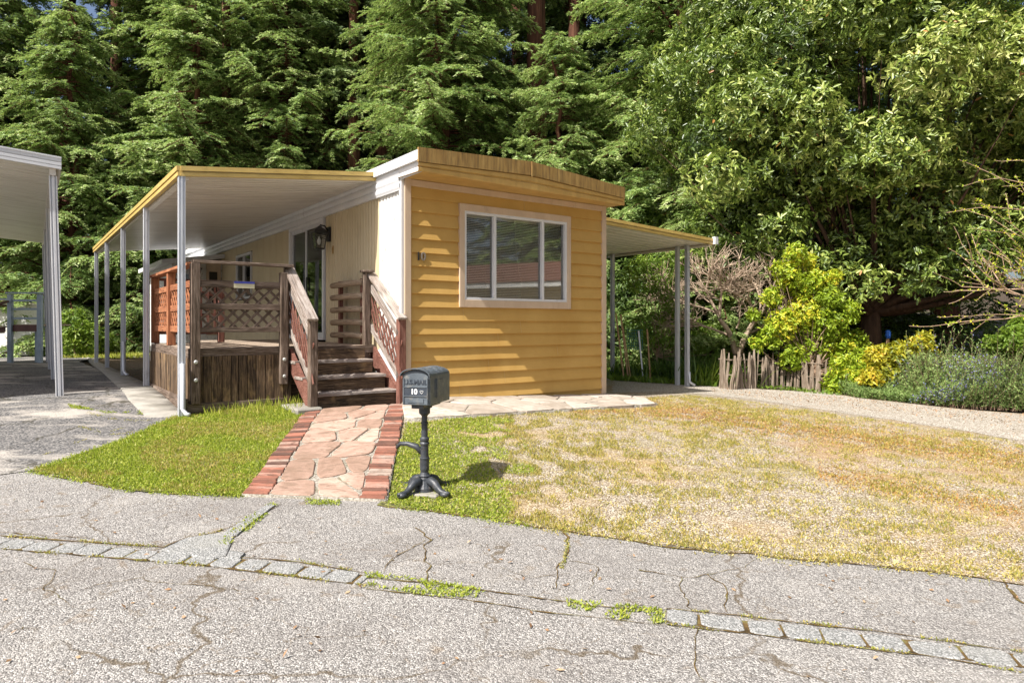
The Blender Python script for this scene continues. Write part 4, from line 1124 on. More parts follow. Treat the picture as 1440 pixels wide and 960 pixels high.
# name plate on front rail
b = MB((-1.78, .70, 2.03)); b.box(-1.90, -1.66, .705, .713, 1.99, 2.07)
pl = b.build('rail_plaque', M('cream_plaque', [(.3, (.5, .46, .3)), (.7, (.62, .58, .42))], 9), None)
pl.location = W(-1.78, .70, 2.03); pl.rotation_euler = (0, 0, ROT); tag(pl, 'small cream plaque with a blue top band on the front deck rail', 'plaque')
b = MB((-1.78, .70, 2.03)); b.box(-1.90, -1.66, .700, .7045, 2.045, 2.07); b.build('blue_band', M('blue_band_paint', [(.3, (.03, .04, .25)), (.7, (.06, .07, .35))], 9), pl)
# white panel between the stair and the house
b = db(); b.prism([(-.006, .06, .5), (-.006, .82, .5), (-.006, .82, 1.22), (-.006, .45, 1.15), (-.006, .06, .75)], (-.008, 0, 0)); b.build('side_panel', WHITEP, deck)

# rail section leaning at the side wall
rs = thing('log_rail_section', 'short section of peeled half log rails standing against the ribbed wall', 'rail section', W(-.16, 1.45, DZ), ROT)
RO = (-.16, 1.45, DZ)
for v in (1.02, 1.82):
    b = MB(RO); b.box(-.13, -.08, v-.035, v+.035, DZ, 2.19, 2); b.build('upright', WOODRD, rs)
for i in range(5):
    z = DZ+.12+i*.185; b = MB(RO); b.tube([(-.15, .92, z), (-.155, 1.4, z+.008), (-.15, 2.03, z)], [.042, .046, .043], 10); b.build('log_rail', LOGW, rs, 0, True)

# ================================================================== mailbox
mx, my = G(597, 691); mz = g(mx, my)
mail = thing('mailbox', 'dark grey mailbox numbered 10 on an ornate black iron pedestal', 'mailbox', (mx, my, mz), R(-15))
MS = my/5.5
b = MB()
b.lathe((0, 0, 0), [(r*MS*.90, z*MS*.80) for r, z in [(.10, .0), (.095, .05), (.075, .09), (.062, .12), (.058, .14), (.05, .15), (.056, .165), (.043, .18), (.036, .20), (.041, .23), (.041, .33), (.045, .335), (.045, .345), (.037, .35), (.036, .47), (.042, .475), (.044, .49), (.038, .50), (.034, .505), (.042, .52), (.042, .54), (.030, .555), (.028, .68), (.034, .685), (.034, .70), (.026, .705), (.026, .76), (.034, .775), (.05, .79), (.05, .84), (.07, .85), (.07, .90)]], 20)
b.build('pedestal', IRON, mail, 0, False)
for k in range(4):
    a = R(45+90*k)+R(20); ca_, sa_ = math.cos(a), math.sin(a); b = MB()
    P_ = [(.03, .085), (.075, .095), (.115, .085), (.15, .055), (.19, .028), (.235, .024), (.28, .03)]
    for (x0, z0), (x1, z1) in zip(P_[:-1], P_[1:]):
        pass
    b.tube([(x*MS*ca_, x*MS*sa_, z*MS) for x, z in P_], [.030*MS, .038*MS, .036*MS, .030*MS, .024*MS, .020*MS, .012*MS], 8)
    b.lathe((.235*MS*ca_, .235*MS*sa_, .0), [(.034*MS, 0), (.042*MS, .012), (.034*MS, .034)], 10)
    b.build('foot', IRON, mail, 0, True)
b = MB(); b.tube([(-.02*MS, 0, .31*MS), (-.07*MS, .0, .36*MS), (-.15*MS, 0, .38*MS), (-.21*MS, .0, .378*MS), (-.245*MS, 0, .34*MS)], [.022*MS, .026*MS, .02*MS, .017*MS, .012*MS], 8); b.build('side_arm', IRON, mail, 0, True)
b = MB(); b.box(-.16, .16, -.14, .14, -.02, .012); b.build('base_slab', STEP_G, mail, .01)
# box body; local axis rotated slightly about the post
bw, bl0, bl1, bz0, bzs, bzt = .116*MS, -.17*MS, .27*MS, .715*MS, .94*MS, .995*MS
def arch(y, w=bw, zs_=bzs, zt_=bzt, zb_=bz0, n=10):
    pts = [(-w, y, zb_), (w, y, zb_)]
    for i in range(n+1):
        t = math.pi*i/n; pts.append((w*math.cos(t), y, zs_+(zt_-zs_)*math.sin(t)))
    return pts
BR = thing  # (no extra object)
bx = MB(); bx.prism(arch(bl0), (0, bl1-bl0, 0)); body = bx.build('box_body', BOXM, mail, .004)
b = MB()
for yy in (-.06, .05, .16):
    b.prism([(bw*.93*math.cos(math.pi*i/10), yy*MS, bzs+.003+(bzt-bzs)*math.sin(math.pi*i/10)) for i in range(11)]+[(bw*.93*math.cos(math.pi*i/10)*1.0, yy*MS, bzs+.008+(bzt-bzs)*math.sin(math.pi*i/10)*1.02) for i in range(10, -1, -1)], (0, .05*MS, 0))
b.build('top_rib', BOXM, body)
# hood over the door, door panel
b = MB(); A1 = arch(bl0-.035, bw+.008, bzs+.004, bzt+.008); A1 = A1[2:]; b.sheet([A1, [(p[0], bl0+.02, p[2]) for p in A1]]); b.build('hood', BOXM, body, 0, False, None, 1, .006)
b = MB(); b.prism(arch(bl0-.012, bw-.008, bzs-.012, bzt-.014, bz0+.004), (0, .010, 0)); door = b.build('box_door', BOXM, body, .003)
b = MB()
zf = lambda f_: bz0+(bzs-bz0)*f_
b.box(-bw+.02, bw-.02, bl0-.0155, bl0-.0125, zf(.34), zf(.60)); b.build('number_panel', BOXDK, door)
b = MB()
for f_ in (.31, .62): b.box(-bw+.014, bw-.014, bl0-.020, bl0-.0125, zf(f_), zf(f_)+.006)
b.box(-bw+.014, -bw+.019, bl0-.020, bl0-.0125, zf(.05), zf(.95)); b.box(bw-.019, bw-.014, bl0-.020, bl0-.0125, zf(.05), zf(.95)); b.box(-bw+.05, bw-.05, bl0-.017, bl0-.0125, zf(.09), zf(.24))
b.build('door_moulding', BOXM, door)
RX = Matrix.Rotation(R(90), 4, 'X')
text_mesh('embossed_lettering', 'U.S.MAIL', .052*MS, .003, BOXDK, door, Matrix.Translation((0, bl0-.0135, zf(.80))) @ RX, .001)
text_mesh('box_number', '10', .056*MS, .001, WHITE, door, Matrix.Translation((-.012*MS, bl0-.0165, zf(.47))) @ RX, .002)
b = MB(); c0 = .052*MS
hp = []
for i in range(24):
    t = 2*math.pi*i/24; hp.append((c0+16*math.sin(t)**3/16*.014, bl0-.0175, zf(.47)+(13*math.cos(t)-5*math.cos(2*t)-2*math.cos(3*t)-math.cos(4*t))/16*.014))
for i in range(24): b.beam(hp[i], hp[(i+1) % 24], .002, .003, (0, 1, 0))
b.build('heart_mark', WHITE, door)
b = MB(); b.box(bw, bw+.006, bl0+.10, bl0+.30, zf(.25), zf(.85)); b.box(bw+.006, bw+.012, bl0+.12, bl0+.15, zf(.2), zf(.9)); b.build('side_flag', BOXM, body, .002)
b = MB(); b.box(-.05, .05, bl0+.02, bl1-.04, bz0-.03, bz0-.001); b.build('support_bracket', IRON, mail, .003)
#VEG
# ================================================================== vegetation
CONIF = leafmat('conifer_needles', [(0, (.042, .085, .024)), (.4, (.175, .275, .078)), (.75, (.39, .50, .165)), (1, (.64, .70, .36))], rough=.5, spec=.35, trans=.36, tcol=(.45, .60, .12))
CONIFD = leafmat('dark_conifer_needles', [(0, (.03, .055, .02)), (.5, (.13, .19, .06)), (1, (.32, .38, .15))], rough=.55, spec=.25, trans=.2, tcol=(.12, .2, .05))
MAG = leafmat('glossy_magnolia_leaves', [(0, (.04, .07, .014)), (.45, (.185, .26, .048)), (.8, (.36, .42, .09)), (.96, (.56, .58, .20)), (.985, (.32, .14, .04)), (1, (.42, .20, .06))], rough=.36, spec=.55, trans=.28, tcol=(.2, .32, .05))
LEMON = leafmat('yellow_green_leaves', [(0, (.18, .26, .02)), (.4, (.30, .42, .03)), (.8, (.52, .58, .05)), (1, (.76, .60, .05))], rough=.4, spec=.4, trans=.4, tcol=(.5, .6, .05))
GOLD = leafmat('golden_leaves', [(0, (.16, .20, .02)), (.4, (.38, .38, .03)), (.8, (.62, .52, .04)), (1, (.66, .38, .05))], rough=.4, spec=.4, trans=.4, tcol=(.6, .55, .05))
ROSEM = leafmat('rosemary_needles', [(0, (.07, .12, .025)), (.5, (.17, .26, .065)), (1, (.36, .44, .15))], rough=.6, trans=.2, tcol=(.25, .35, .12))
VIOLET = leafmat('violet_flowers', [(0, (.16, .16, .38)), (1, (.36, .36, .66))], rough=.6, trans=.3, tcol=(.4, .4, .7))
FRESH = leafmat('fresh_green_leaves', [(0, (.07, .13, .018)), (.5, (.16, .26, .03)), (1, (.32, .40, .07))], rough=.45, trans=.4, tcol=(.4, .55, .06))
IVY = leafmat('mid_green_leaves', [(0, (.03, .06, .015)), (.5, (.09, .15, .035)), (1, (.22, .30, .07))], rough=.45, trans=.3, tcol=(.2, .35, .05))
STRAP = leafmat('strappy_leaves', [(0, (.025, .055, .015)), (.5, (.06, .12, .025)), (1, (.14, .22, .05))], rough=.4, trans=.3, tcol=(.25, .4, .05))
TWIGM = M('reddish_twigs', [(.3, (.20, .13, .09)), (.55, (.36, .25, .17)), (.75, (.48, .36, .27))], 8, rough=.9, spec=.1)

def tube3(segs, rad0, rad1, n=4):
    """many straight tapered pieces: segs (m,2,3), radii (m,) -> V,F"""
    A, B = segs[:, 0], segs[:, 1]; D = unit(B-A); ref = np.where(np.abs(D[:, 2:3]) < .9, np.array([[0, 0, 1.]]), np.array([[1., 0, 0]]))
    S = unit(np.cross(D, ref)); U = np.cross(D, S); m = len(A); V = np.empty((m, 2*n, 3))
    for k in range(n):
        t = 2*np.pi*k/n; o_ = S*np.cos(t)+U*np.sin(t)
        V[:, k] = A+o_*rad0[:, None]; V[:, n+k] = B+o_*rad1[:, None]
    base = np.arange(m)[:, None]*2*n
    Fq = np.concatenate([base+np.array([[k, (k+1) % n, n+(k+1) % n, n+k]]) for k in range(n)], 1).reshape(-1, 4)
    return V.reshape(-1, 3), Fq

def conifer_data(seed, H=22, Rm=4.2, zlow=.6, nl=120, leafL=.11, leafW=.032, dens=1.0, top=13.5):
    r = np.random.default_rng(seed)
    P_, D_, N_, L_, rn_ = [], [], [], [], []; segs = []; r0 = []; r1 = []
    zs = np.sort(zlow+(H-zlow)*r.uniform(0, 1, nl)**.92)
    for z0 in zs:
        az_ = r.uniform(0, 2*np.pi); L = Rm*(1-(z0/H))**.75*r.uniform(.55, 1.12)+.35
        up = r.uniform(-.15, .55); droop = r.uniform(.12, .5); hid = z0 > top
        h = np.array([np.cos(az_), np.sin(az_), 0]); side = np.array([-np.sin(az_), np.cos(az_), 0])
        bend = r.normal(0, .12)
        def pt(s): return h*L*s+side*bend*L*s*s+np.array([0, 0, 1])*(z0+L*(up*s-droop*s*s))
        ns = 6; pts = np.array([pt(i/ns) for i in range(ns+1)])
        segs += [(pts[i], pts[i+1]) for i in range(ns)]; rr = .012+.028*L/3; r0 += [rr*(1-i/ns)+.004 for i in range(ns)]; r1 += [rr*(1-(i+1)/ns)+.004 for i in range(ns)]
        tone = r.uniform(-.2, .2)
        nb = int(L/.105*(.5 if hid else 1)*dens)+3
        for i in range(nb):
            s = .16+.84*(i+r.uniform(0, 1))/nb; sgn = 1 if i % 2 else -1
            b0 = pt(s); bl = (.28+.62*(1-s)**.6*min(1, L/2.5)+.1)*r.uniform(.6, 1.15)
            ang = r.uniform(.5, 1.05)*sgn; bd = h*np.cos(ang)+side*np.sin(ang); bd[2] += r.uniform(-.35, .08)
            nlf = int(bl/.029*(.5 if hid else 1))+3; q = np.linspace(.05, 1, nlf)
            bt = r.normal(0, .09); sag = r.uniform(-.1, .65)
            pp = b0+bd*bl*q[:, None]-np.array([0, 0, 1])*(sag*bl*q**2)[:, None]+r.normal(0, .012, (nlf, 3))
            e = pp[-1]; segs.append((b0, e)); r0.append(.007); r1.append(.003)
            sd = np.cross(bd, [0, 0, 1.]); sd /= np.linalg.norm(sd)
            for sg in (-1, 1):
                P_.append(pp); dd = bd*.75+sd*sg*.8+r.normal(0, .25, (nlf, 3))-np.array([0, 0, .22]); D_.append(dd)
                N_.append(np.array([0, 0, 1.])+r.normal(0, .55, (nlf, 3))+h*.3)
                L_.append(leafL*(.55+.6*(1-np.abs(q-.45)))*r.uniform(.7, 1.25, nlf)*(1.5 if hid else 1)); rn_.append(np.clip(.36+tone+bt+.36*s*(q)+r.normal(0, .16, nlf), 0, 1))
    P, D, Nn, L, rn = map(np.concatenate, (P_, D_, N_, L_, rn_))
    V, Fq = leaves(P, D, Nn, L, L*(leafW/leafL)*np.random.default_rng(seed+1).uniform(.8, 1.2, len(L)))
    return V, Fq, np.repeat(rn, 4), np.array(segs), np.array(r0), np.array(r1)

def make_conifer(seed, mat, label, bark=REDBARK, tr=.30, H=22, **kw):
    V, Fq, rn, segs, r0, r1 = conifer_data(seed, H=H, **kw)
    t = thing('conifer_tree', label, 'tree', group='conifers behind the homes')
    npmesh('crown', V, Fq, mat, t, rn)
    Vt, Ft = tube3(segs, r0, r1, 3)
    b = MB(); rr = random.Random(seed)
    pts = [(rr.uniform(-.06, .06)*i/3, rr.uniform(-.06, .06)*i/3, -.3+(H+.3)*i/14) for i in range(15)]
    # fluted trunk
    n = 14; V2 = []; F2 = []
    for i, p in enumerate(pts):
        rad = tr*(1-i/14)**.8*(1+.6*math.exp(-i*1.2))+.02
        for k in range(n):
            a = 2*math.pi*k/n; rk = rad*(1+.09*math.sin(k*2.6+seed)+.06*rr.uniform(-1, 1)); V2.append((p[0]+rk*math.cos(a), p[1]+rk*math.sin(a), p[2]))
    F2 = [(i*n+k, i*n+(k+1) % n, (i+1)*n+(k+1) % n, (i+1)*n+k) for i in range(14) for k in range(n)]
    V2 = np.array(V2); F2 = np.array(F2)
    npmesh('trunk', np.concatenate([V2, Vt]), np.concatenate([F2, Ft+len(V2)]), bark, t)
    return t
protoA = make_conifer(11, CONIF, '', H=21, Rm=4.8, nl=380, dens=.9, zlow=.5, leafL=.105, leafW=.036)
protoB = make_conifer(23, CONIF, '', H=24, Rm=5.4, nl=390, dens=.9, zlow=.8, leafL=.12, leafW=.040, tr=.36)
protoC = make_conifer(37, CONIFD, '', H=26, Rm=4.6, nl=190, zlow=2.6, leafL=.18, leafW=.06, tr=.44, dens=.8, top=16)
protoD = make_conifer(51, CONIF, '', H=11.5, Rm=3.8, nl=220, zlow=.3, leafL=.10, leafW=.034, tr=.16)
def put(proto, first, x, y, rz, s, label, sz=None):
    o = proto if first else copy_tree(proto)
    o.location = (x, y, g(x, y)-.1); o.rotation_euler = (0, 0, rz); o.scale = (s, s, sz or s); o['label'] = label; return o
LAY = [ # proto, x, y, scale, label
 ('D', -14.6, 22.6, 1.0, 'short dense conifer with branches to the ground right beside the carport at left'),
 ('A', -18.8, 24.2, 1.0, 'full green conifer behind the grey blue deck at the left edge'),
 ('D', -11.2, 24.0, 1.12, 'bushy bright conifer whose branches droop behind the porch awning posts'),
 ('A', -8.6, 26.2, 1.05, 'tall full conifer rising above the yellow edge of the porch awning'),
 ('B', -13.4, 27.6, 1.0, 'broad tall conifer standing behind the two low conifers at left'),
 ('C', -6.8, 29.5, 1.0, 'dark conifer with bare red trunk in the shady gap left of the roof'),
 ('C', -5.0, 26.6, .92, 'dark thin conifer just behind the white roof edge of the home'),
 ('A', -2.3, 22.6, .98, 'sunlit conifer directly behind the highest corner of the roof'),
 ('C', 2.4, 30.5, 1.0, 'dark conifer behind the thick red brown trunk above the middle of the roof'),
 ('D', 1.4, 20.4, .86, 'low conifer peeping over the roof fascia of the home'),
 ('B', 5.3, 21.0, .95, 'bright green conifer above the short side awning'),
 ('B', 8.6, 24.0, .95, 'large conifer partly hidden by the glossy broadleaf tree'),
 ('D', 5.2, 16.9, .62, 'small feathery conifer under the side awning and behind the bare fruit tree'),
 ('B', 10.2, 21.6, .8, 'conifer filling the gap directly behind the glossy broadleaf tree'),
 ('C', -20.0, 31.0, 1.0, 'dark conifer at the far upper left edge of the picture'),
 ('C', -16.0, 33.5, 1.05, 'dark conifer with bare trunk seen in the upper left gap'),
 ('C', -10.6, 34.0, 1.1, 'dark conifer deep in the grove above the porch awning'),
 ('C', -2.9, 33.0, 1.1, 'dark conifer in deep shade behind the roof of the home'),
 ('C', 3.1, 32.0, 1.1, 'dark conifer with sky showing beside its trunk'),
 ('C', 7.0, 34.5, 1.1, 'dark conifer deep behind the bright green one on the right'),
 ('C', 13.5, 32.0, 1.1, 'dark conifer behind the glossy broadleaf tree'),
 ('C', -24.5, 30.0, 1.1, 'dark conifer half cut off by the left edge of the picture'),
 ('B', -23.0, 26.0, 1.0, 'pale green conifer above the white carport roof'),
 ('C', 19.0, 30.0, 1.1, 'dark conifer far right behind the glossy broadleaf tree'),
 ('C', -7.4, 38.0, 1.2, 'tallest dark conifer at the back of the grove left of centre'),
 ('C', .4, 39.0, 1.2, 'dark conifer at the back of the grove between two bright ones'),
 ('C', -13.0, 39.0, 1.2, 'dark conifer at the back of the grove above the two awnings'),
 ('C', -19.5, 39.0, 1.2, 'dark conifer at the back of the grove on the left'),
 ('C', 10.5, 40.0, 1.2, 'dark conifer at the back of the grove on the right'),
]
used = {}
PR = {'A': protoA, 'B': protoB, 'C': protoC, 'D': protoD}
for i, (k, x, y, s, lab) in enumerate(LAY):
    put(PR[k], k not in used, x, y, (i*2.39) % 6.28, s, lab); used[k] = 1
# slender bare redwood trunks in the shade
for i, (x, y, rad, lab) in enumerate([(-5.9, 25.5, .26, 'reddish bare trunk in the gap left of the roof'), (-5.1, 27.2, .40, 'thick grey brown trunk left of the roof corner'), (.85, 24.0, .44, 'thick sunlit red brown trunk above the roof middle'),
                                     (2.6, 28.5, .34, 'dark trunk beside the sliver of blue sky'), (-16.8, 29.0, .3, 'dark trunk in the upper left gap'), (-15.2, 30.0, .25, 'thin dark trunk in the upper left gap'), (-10.6, 25.3, .2, 'short stretch of red trunk between bright branches at left'), (-7.6, 27.5, .3, 'dark trunk above the porch awning roof')]):
    tt = thing('redwood_tree', 'tall redwood: '+lab, 'tree', (x, y, g(x, y)-.2), 0, 'tall bare trunked redwoods')
    b = MB(); rr = random.Random(i); n = 16
    rows = []
    for j in range(17):
        z = 24*j/16; rad_ = rad*(1-.6*j/16)*(1+.5*math.exp(-j*1.0))
        rows.append([((rad_*(1+.10*math.sin(k*2.5+i)+.05*rr.uniform(-1, 1)))*math.cos(2*math.pi*k/n), (rad_*(1+.10*math.sin(k*2.5+i)))*math.sin(2*math.pi*k/n), z) for k in list(range(n))+[0]])
    b.sheet(rows); b.build('trunk', REDBARK, tt, 0, True)
    V, Fq, rn, segs, r0, r1 = conifer_data(200+i, H=26, Rm=2.8, zlow=11, nl=40, leafL=.18, leafW=.05, dens=.6, top=14)
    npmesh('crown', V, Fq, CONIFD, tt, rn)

# ---- broadleaf crowns from clumps
def clump_leaves(blobs, n_wh, nleaf, L, Wd, seed, shell=.35, big=True, up=.35, cone=1.0, tone=.22, droop=.2):
    r = np.random.default_rng(seed); B = np.array(blobs); vol = B[:, 3]**2; pr = vol/vol.sum(); idx = r.choice(len(B), n_wh, p=pr)
    d = unit(r.normal(0, 1, (n_wh, 3))); rad = B[idx, 3]*(1-shell*r.uniform(0, 1, n_wh)**1.6)
    zsc = B[idx, 4] if B.shape[1] > 4 else np.ones(n_wh)
    off = d*rad[:, None]; off[:, 2] *= zsc
    P0 = B[idx, :3]+off; out = unit(d+np.array([0, 0, up])+r.normal(0, .35, (n_wh, 3)))
    tn = r.normal(0, tone*.5, n_wh)+(np.random.default_rng(seed+9).normal(0, tone*.5, len(B)))[idx]
    P = np.repeat(P0, nleaf, 0)+r.normal(0, L*.25, (n_wh*nleaf, 3)); O = np.repeat(out, nleaf, 0)
    rad_d = unit(np.cross(O, r.normal(0, 1, O.shape))); D = rad_d*cone+O*r.uniform(.15, .95, (len(O), 1)); D[:, 2] -= .12
    Nn = O+r.normal(0, .35, O.shape); LL = L*r.uniform(.65, 1.2, len(O))
    f = bigleaves if big else leaves
    if big: V, Fq = bigleaves(P, D, Nn, LL, LL*Wd/L, droop=droop)
    else: V, Fq = leaves(P, D, Nn, LL, LL*Wd/L)
    k = 6 if big else 4
    rn = np.repeat(np.clip(r.beta(2.2, 2.6, len(O))*.8+.08+np.repeat(tn, nleaf), 0, .955), k)
    rare = np.repeat(r.uniform(0, 1, len(O)) < .004, k); rn[rare] = 1
    return V, Fq, rn, P0
def limbs_to(tips, base, trunk_r, seed, fork=(0, 0, 2.0), n=60):
    r = np.random.default_rng(seed); segs = []; r0 = []; r1 = []
    idx = r.choice(len(tips), min(n, len(tips)), replace=False); fk = np.array(fork)+np.array(base)
    for i in idx:
        t = tips[i]; k = 5; mid = fk+(t-fk)*.5+np.array([0, 0, -.1*np.linalg.norm(t-fk)])+r.normal(0, .12, 3); prev = fk
        for j in range(1, k+1):
            s = j/k; p = (1-s)**2*fk+2*s*(1-s)*mid+s*s*t
            segs.append((prev, p)); r0.append(max(.006, trunk_r*.42*(1-(j-1)/k)**1.5)); r1.append(max(.005, trunk_r*.42*(1-s)**1.5)); prev = p
    return np.array(segs), np.array(r0), np.array(r1)
def leafy(name, label, cat, loc, blobs, n_wh, nleaf, L, Wd, mat, bark, seed, trunk_r=.1, fork=(0, 0, .5), big=True, nl=60, group=None, **kw):
    """blobs in world x,y and height above loc"""
    t = thing(name, label, cat, (loc[0], loc[1], g(*loc)), 0, group)
    bl = [(bx_-loc[0], by_-loc[1], bz_, br_)+((z_,) if z_ else (1,)) for bx_, by_, bz_, br_, z_ in blobs]
    V, Fq, rn, tips = clump_leaves(bl, n_wh, nleaf, L, Wd, seed, big=big, **kw)
    ok = V.reshape(-1, 6 if big else 4, 3)[:, :, 2].min(1) > .0
    k = 2 if big else 1
    Fq = Fq[np.repeat(ok, k)]
    npmesh('crown' if 'tree' in name else 'foliage', V, Fq, mat, t, rn)
    s_, a_, b_ = limbs_to(tips, (0, 0, 0), trunk_r, seed, fork, nl); V1, F1 = tube3(s_, a_, b_, 5)
    ts = np.array([((0, 0, -.2), (fork[0]*.5+.02, fork[1]*.5, fork[2]*.5)), ((fork[0]*.5+.02, fork[1]*.5, fork[2]*.5), fork)], float); V2, F2 = tube3(ts, np.array([trunk_r*1.15, trunk_r*.95]), np.array([trunk_r*.95, trunk_r*.8]), 10)
    npmesh('trunk' if 'tree' in name else 'stem', np.concatenate([V1, V2]), np.concatenate([F1, F2+len(V1)]), bark, t)
    return t
# magnolia: clumps over a big domed crown
r = np.random.default_rng(5); mb_ = []
def at_(px, py, Y): return ((px-CX)/F*Y, Y, EYE+(HY-py)/F*Y-.2)
MC = np.array([9.2, 17.2, 6.4]); 
for i in range(330):
    d = unit(r.normal(0, 1, 3)); 
    if d[1] > .45: continue
    e = d*np.array([5.6, 4.2, 4.9])*r.uniform(.72, 1.0)
    p = MC+e
    if p[2] < 2.05+.25*abs(p[0]-8)*.4: continue
    mb_.append((p[0], p[1], p[2]-.1, r.uniform(.62, 1.05), .8))
for (x, y, z, rr_) in [(9, 13.6, 8.6, 1.2), (7.2, 13.9, 8.0, 1.2), (11, 13.4, 8.4, 1.2), (12.6, 13.2, 7.4, 1.1), (10, 12.8, 6.6, 1), (8.2, 13.0, 6.4, 1), (5.2, 14.6, 2.9, .7), (6.4, 14.0, 2.6, .6), (7.4, 13.6, 2.3, .55), (8.6, 13.6, 2.5, .65), (9.6, 13.4, 2.9, .7), (5.9, 14.3, 3.5, .8), (10.8, 13.0, 3.0, .7), (12.0, 13.0, 3.2, .8), (4.9, 15.0, 2.2, .5), (11.4, 12.8, 4.3, .8), (12.6, 13.0, 5.2, .9)]:
    mb_.append((x, y, z, rr_, .8))
r = np.random.default_rng(66)
for px in range(1010, 1480, 42):
    for py in (190, 250, 305, 350):
        if py > 330 and px > 1330: continue
        if r.uniform() < .12: continue
        Yb = 14.9+r.uniform(-.3, .5)+(.5 if py > 300 else 0); a_, b_, c_ = at_((px+r.uniform(-15, 15)), py+r.uniform(-14, 14), Yb); mb_.append((a_, b_-.4, c_, r.uniform(.5, .8), .8))
leafy('magnolia_tree', 'huge domed broadleaf tree with glossy dark leaves on the right', 'tree', (8.7, 16.6), [(x_, y_+(.9 if z_ < 4.2 else .4), z_, r_, s_) for x_, y_, z_, r_, s_ in mb_], 38000, 8, .145, .052, MAG, BARK, 77, trunk_r=.28, fork=(0, 0, 1.7), nl=150, shell=.55, tone=.26)

# dark understorey behind the garden, fills the shade under the crown
und = [(x, y, z, rr_, .8) for x, y, z, rr_ in [(4.2, 17.5, 1.2, 1.0), (6.0, 18.2, 1.0, 1.1), (2.6, 17.0, 1.0, .9), (8.0, 18.6, .8, 1.1), (10.2, 18.3, .9, 1.2), (12.4, 17.6, 1.0, 1.2), (14.5, 16.6, 1.1, 1.3), (3.3, 18.0, 2.3, 1.0), (5.0, 18.4, 2.4, .9), (16.5, 16, 1.2, 1.3)]]
leafy('understorey_bush', 'dark leafy undergrowth in the shade behind the picket fence', 'bush', (7.0, 18.0), und, 5200, 6, .11, .045, IVY, BARK, 91, trunk_r=.05, nl=60)
# climbing greenery seen beneath the side awning
vb = [(3.0, 14.9, 1.1, .42, 1), (3.25, 15.0, 1.7, .40, 1), (2.9, 15.2, 2.3, .45, 1), (4.0, 15.6, .9, .5, 1), (4.6, 15.4, .8, .5, 1), (3.6, 16, 2.7, .6, 1)]
leafy('climbing_shrub', 'fresh green shrub behind the leaning garden stakes', 'shrub', (3.2, 15.1), vb, 900, 6, .085, .035, FRESH, TWIGM, 92, trunk_r=.02, nl=40)

# lemon coloured shrub behind the fence
lb = []
r = np.random.default_rng(8)
base = Vector(G(1140, 548)); LY = base.y+.40
def at(px, py, Y): return ((px-CX)/F*Y, Y, EYE+(HY-py)/F*Y)
for (px, py, rr_) in [(1118, 356, .24), (1132, 372, .26), (1108, 385, .28), (1150, 400, .3), (1110, 395, .26), (1085, 415, .22), (1130, 400, .25), (1150, 395, .24), (1165, 420, .28), (1130, 440, .40), (1100, 455, .35), (1165, 455, .38), (1195, 440, .24), (1085, 470, .25), (1140, 480, .42), (1180, 490, .36), (1115, 500, .3), (1205, 480, .22), (1190, 520, .30), (1165, 530, .25), (1215, 505, .22), (1065, 480, .15), (1060, 440, .14), (1200, 540, .22), (1175, 390, .14), (1095, 375, .14), (1182, 550, .22), (1205, 556, .2), (1172, 540, .2), (1220, 530, .24)]:
    Y = LY+r.uniform(-.25, .25)-(1.0 if py > 500 and px > 1170 else .0); x, y, z = at(px, py, Y); lb.append((x, y, z-g(x, y), rr_*.92, 1))
leafy('lemon_shrub', 'tall bright yellow green shrub over the right end of the picket fence', 'shrub', (at(1140, 0, LY)[0], LY), lb, 4000, 6, .09, .04, LEMON, TWIGM, 93, trunk_r=.035, nl=110, shell=.95, fork=(0, 0, .35), tone=.3)
gb = []
base2 = Vector(G(1250, 560))
for (px, py, rr_) in [(1235, 500, .22), (1265, 495, .24), (1290, 488, .2), (1250, 525, .22), (1225, 530, .2), (1280, 515, .22), (1300, 480, .16), (1310, 505, .16), (1240, 545, .13)]:
    Y = base2.y+.15+r.uniform(-.15, .2); x, y, z = at(px, py, Y); gb.append((x, y, max(.12, z-g(x, y)), rr_, .9))
leafy('golden_shrub', 'low golden yellow shrub between the lemon green shrub and the rosemary', 'shrub', (at(1262, 0, base2.y+.45)[0], base2.y+.45), gb, 1100, 6, .09, .04, GOLD, TWIGM, 94, trunk_r=.02, nl=50, shell=.8, fork=(0, 0, .15), tone=.3)
# pale green leafy bush at the right edge
print('LY', LY)
pb = []
for (px, py, rr_) in [(1425, 478, .26), (1450, 460, .3), (1410, 495, .2), (1450, 500, .3), (1470, 480, .35), (1395, 480, .14)]:
    Y = 12.0+r.uniform(-.1, .3); x, y, z = at(px, py, Y); pb.append((x, y, z-g(x, y), rr_, .9))
leafy('leafy_bush', 'fresh green leafy bush behind the rosemary at the right edge', 'bush', (9.3, 12.3), pb, 900, 6, .09, .04, FRESH, TWIGM, 95, trunk_r=.02, nl=40, shell=.7, fork=(0, 0, .2))
# left background low bush
lb2 = [(*at(100, 470, 19.5)[:2], .9, .5, 1), (*at(118, 480, 19.5)[:2], .5, .45, 1), (*at(92, 490, 19)[:2], .35, .35, 1), (*at(140, 488, 20)[:2], .4, .4, 1)]
leafy('leafy_bush', 'yellow green bush just right of the white carport posts', 'bush', at(105, 0, 19.6)[:2], lb2, 420, 6, .14, .055, FRESH, TWIGM, 96, trunk_r=.02, nl=40, shell=.8, fork=(0, 0, .2))
# ferny undergrowth along the left tree line
ub = [(x, 23.6+.4*math.sin(x), z, .8, .8) for x in np.arange(-22, -6, 1.1) for z in (.4, 1.1)]
leafy('understorey_bush', 'dark hedge like undergrowth below the conifers at left', 'bush', (-14, 24), ub, 3200, 6, .16, .06, IVY, BARK, 97, trunk_r=.03, nl=40)

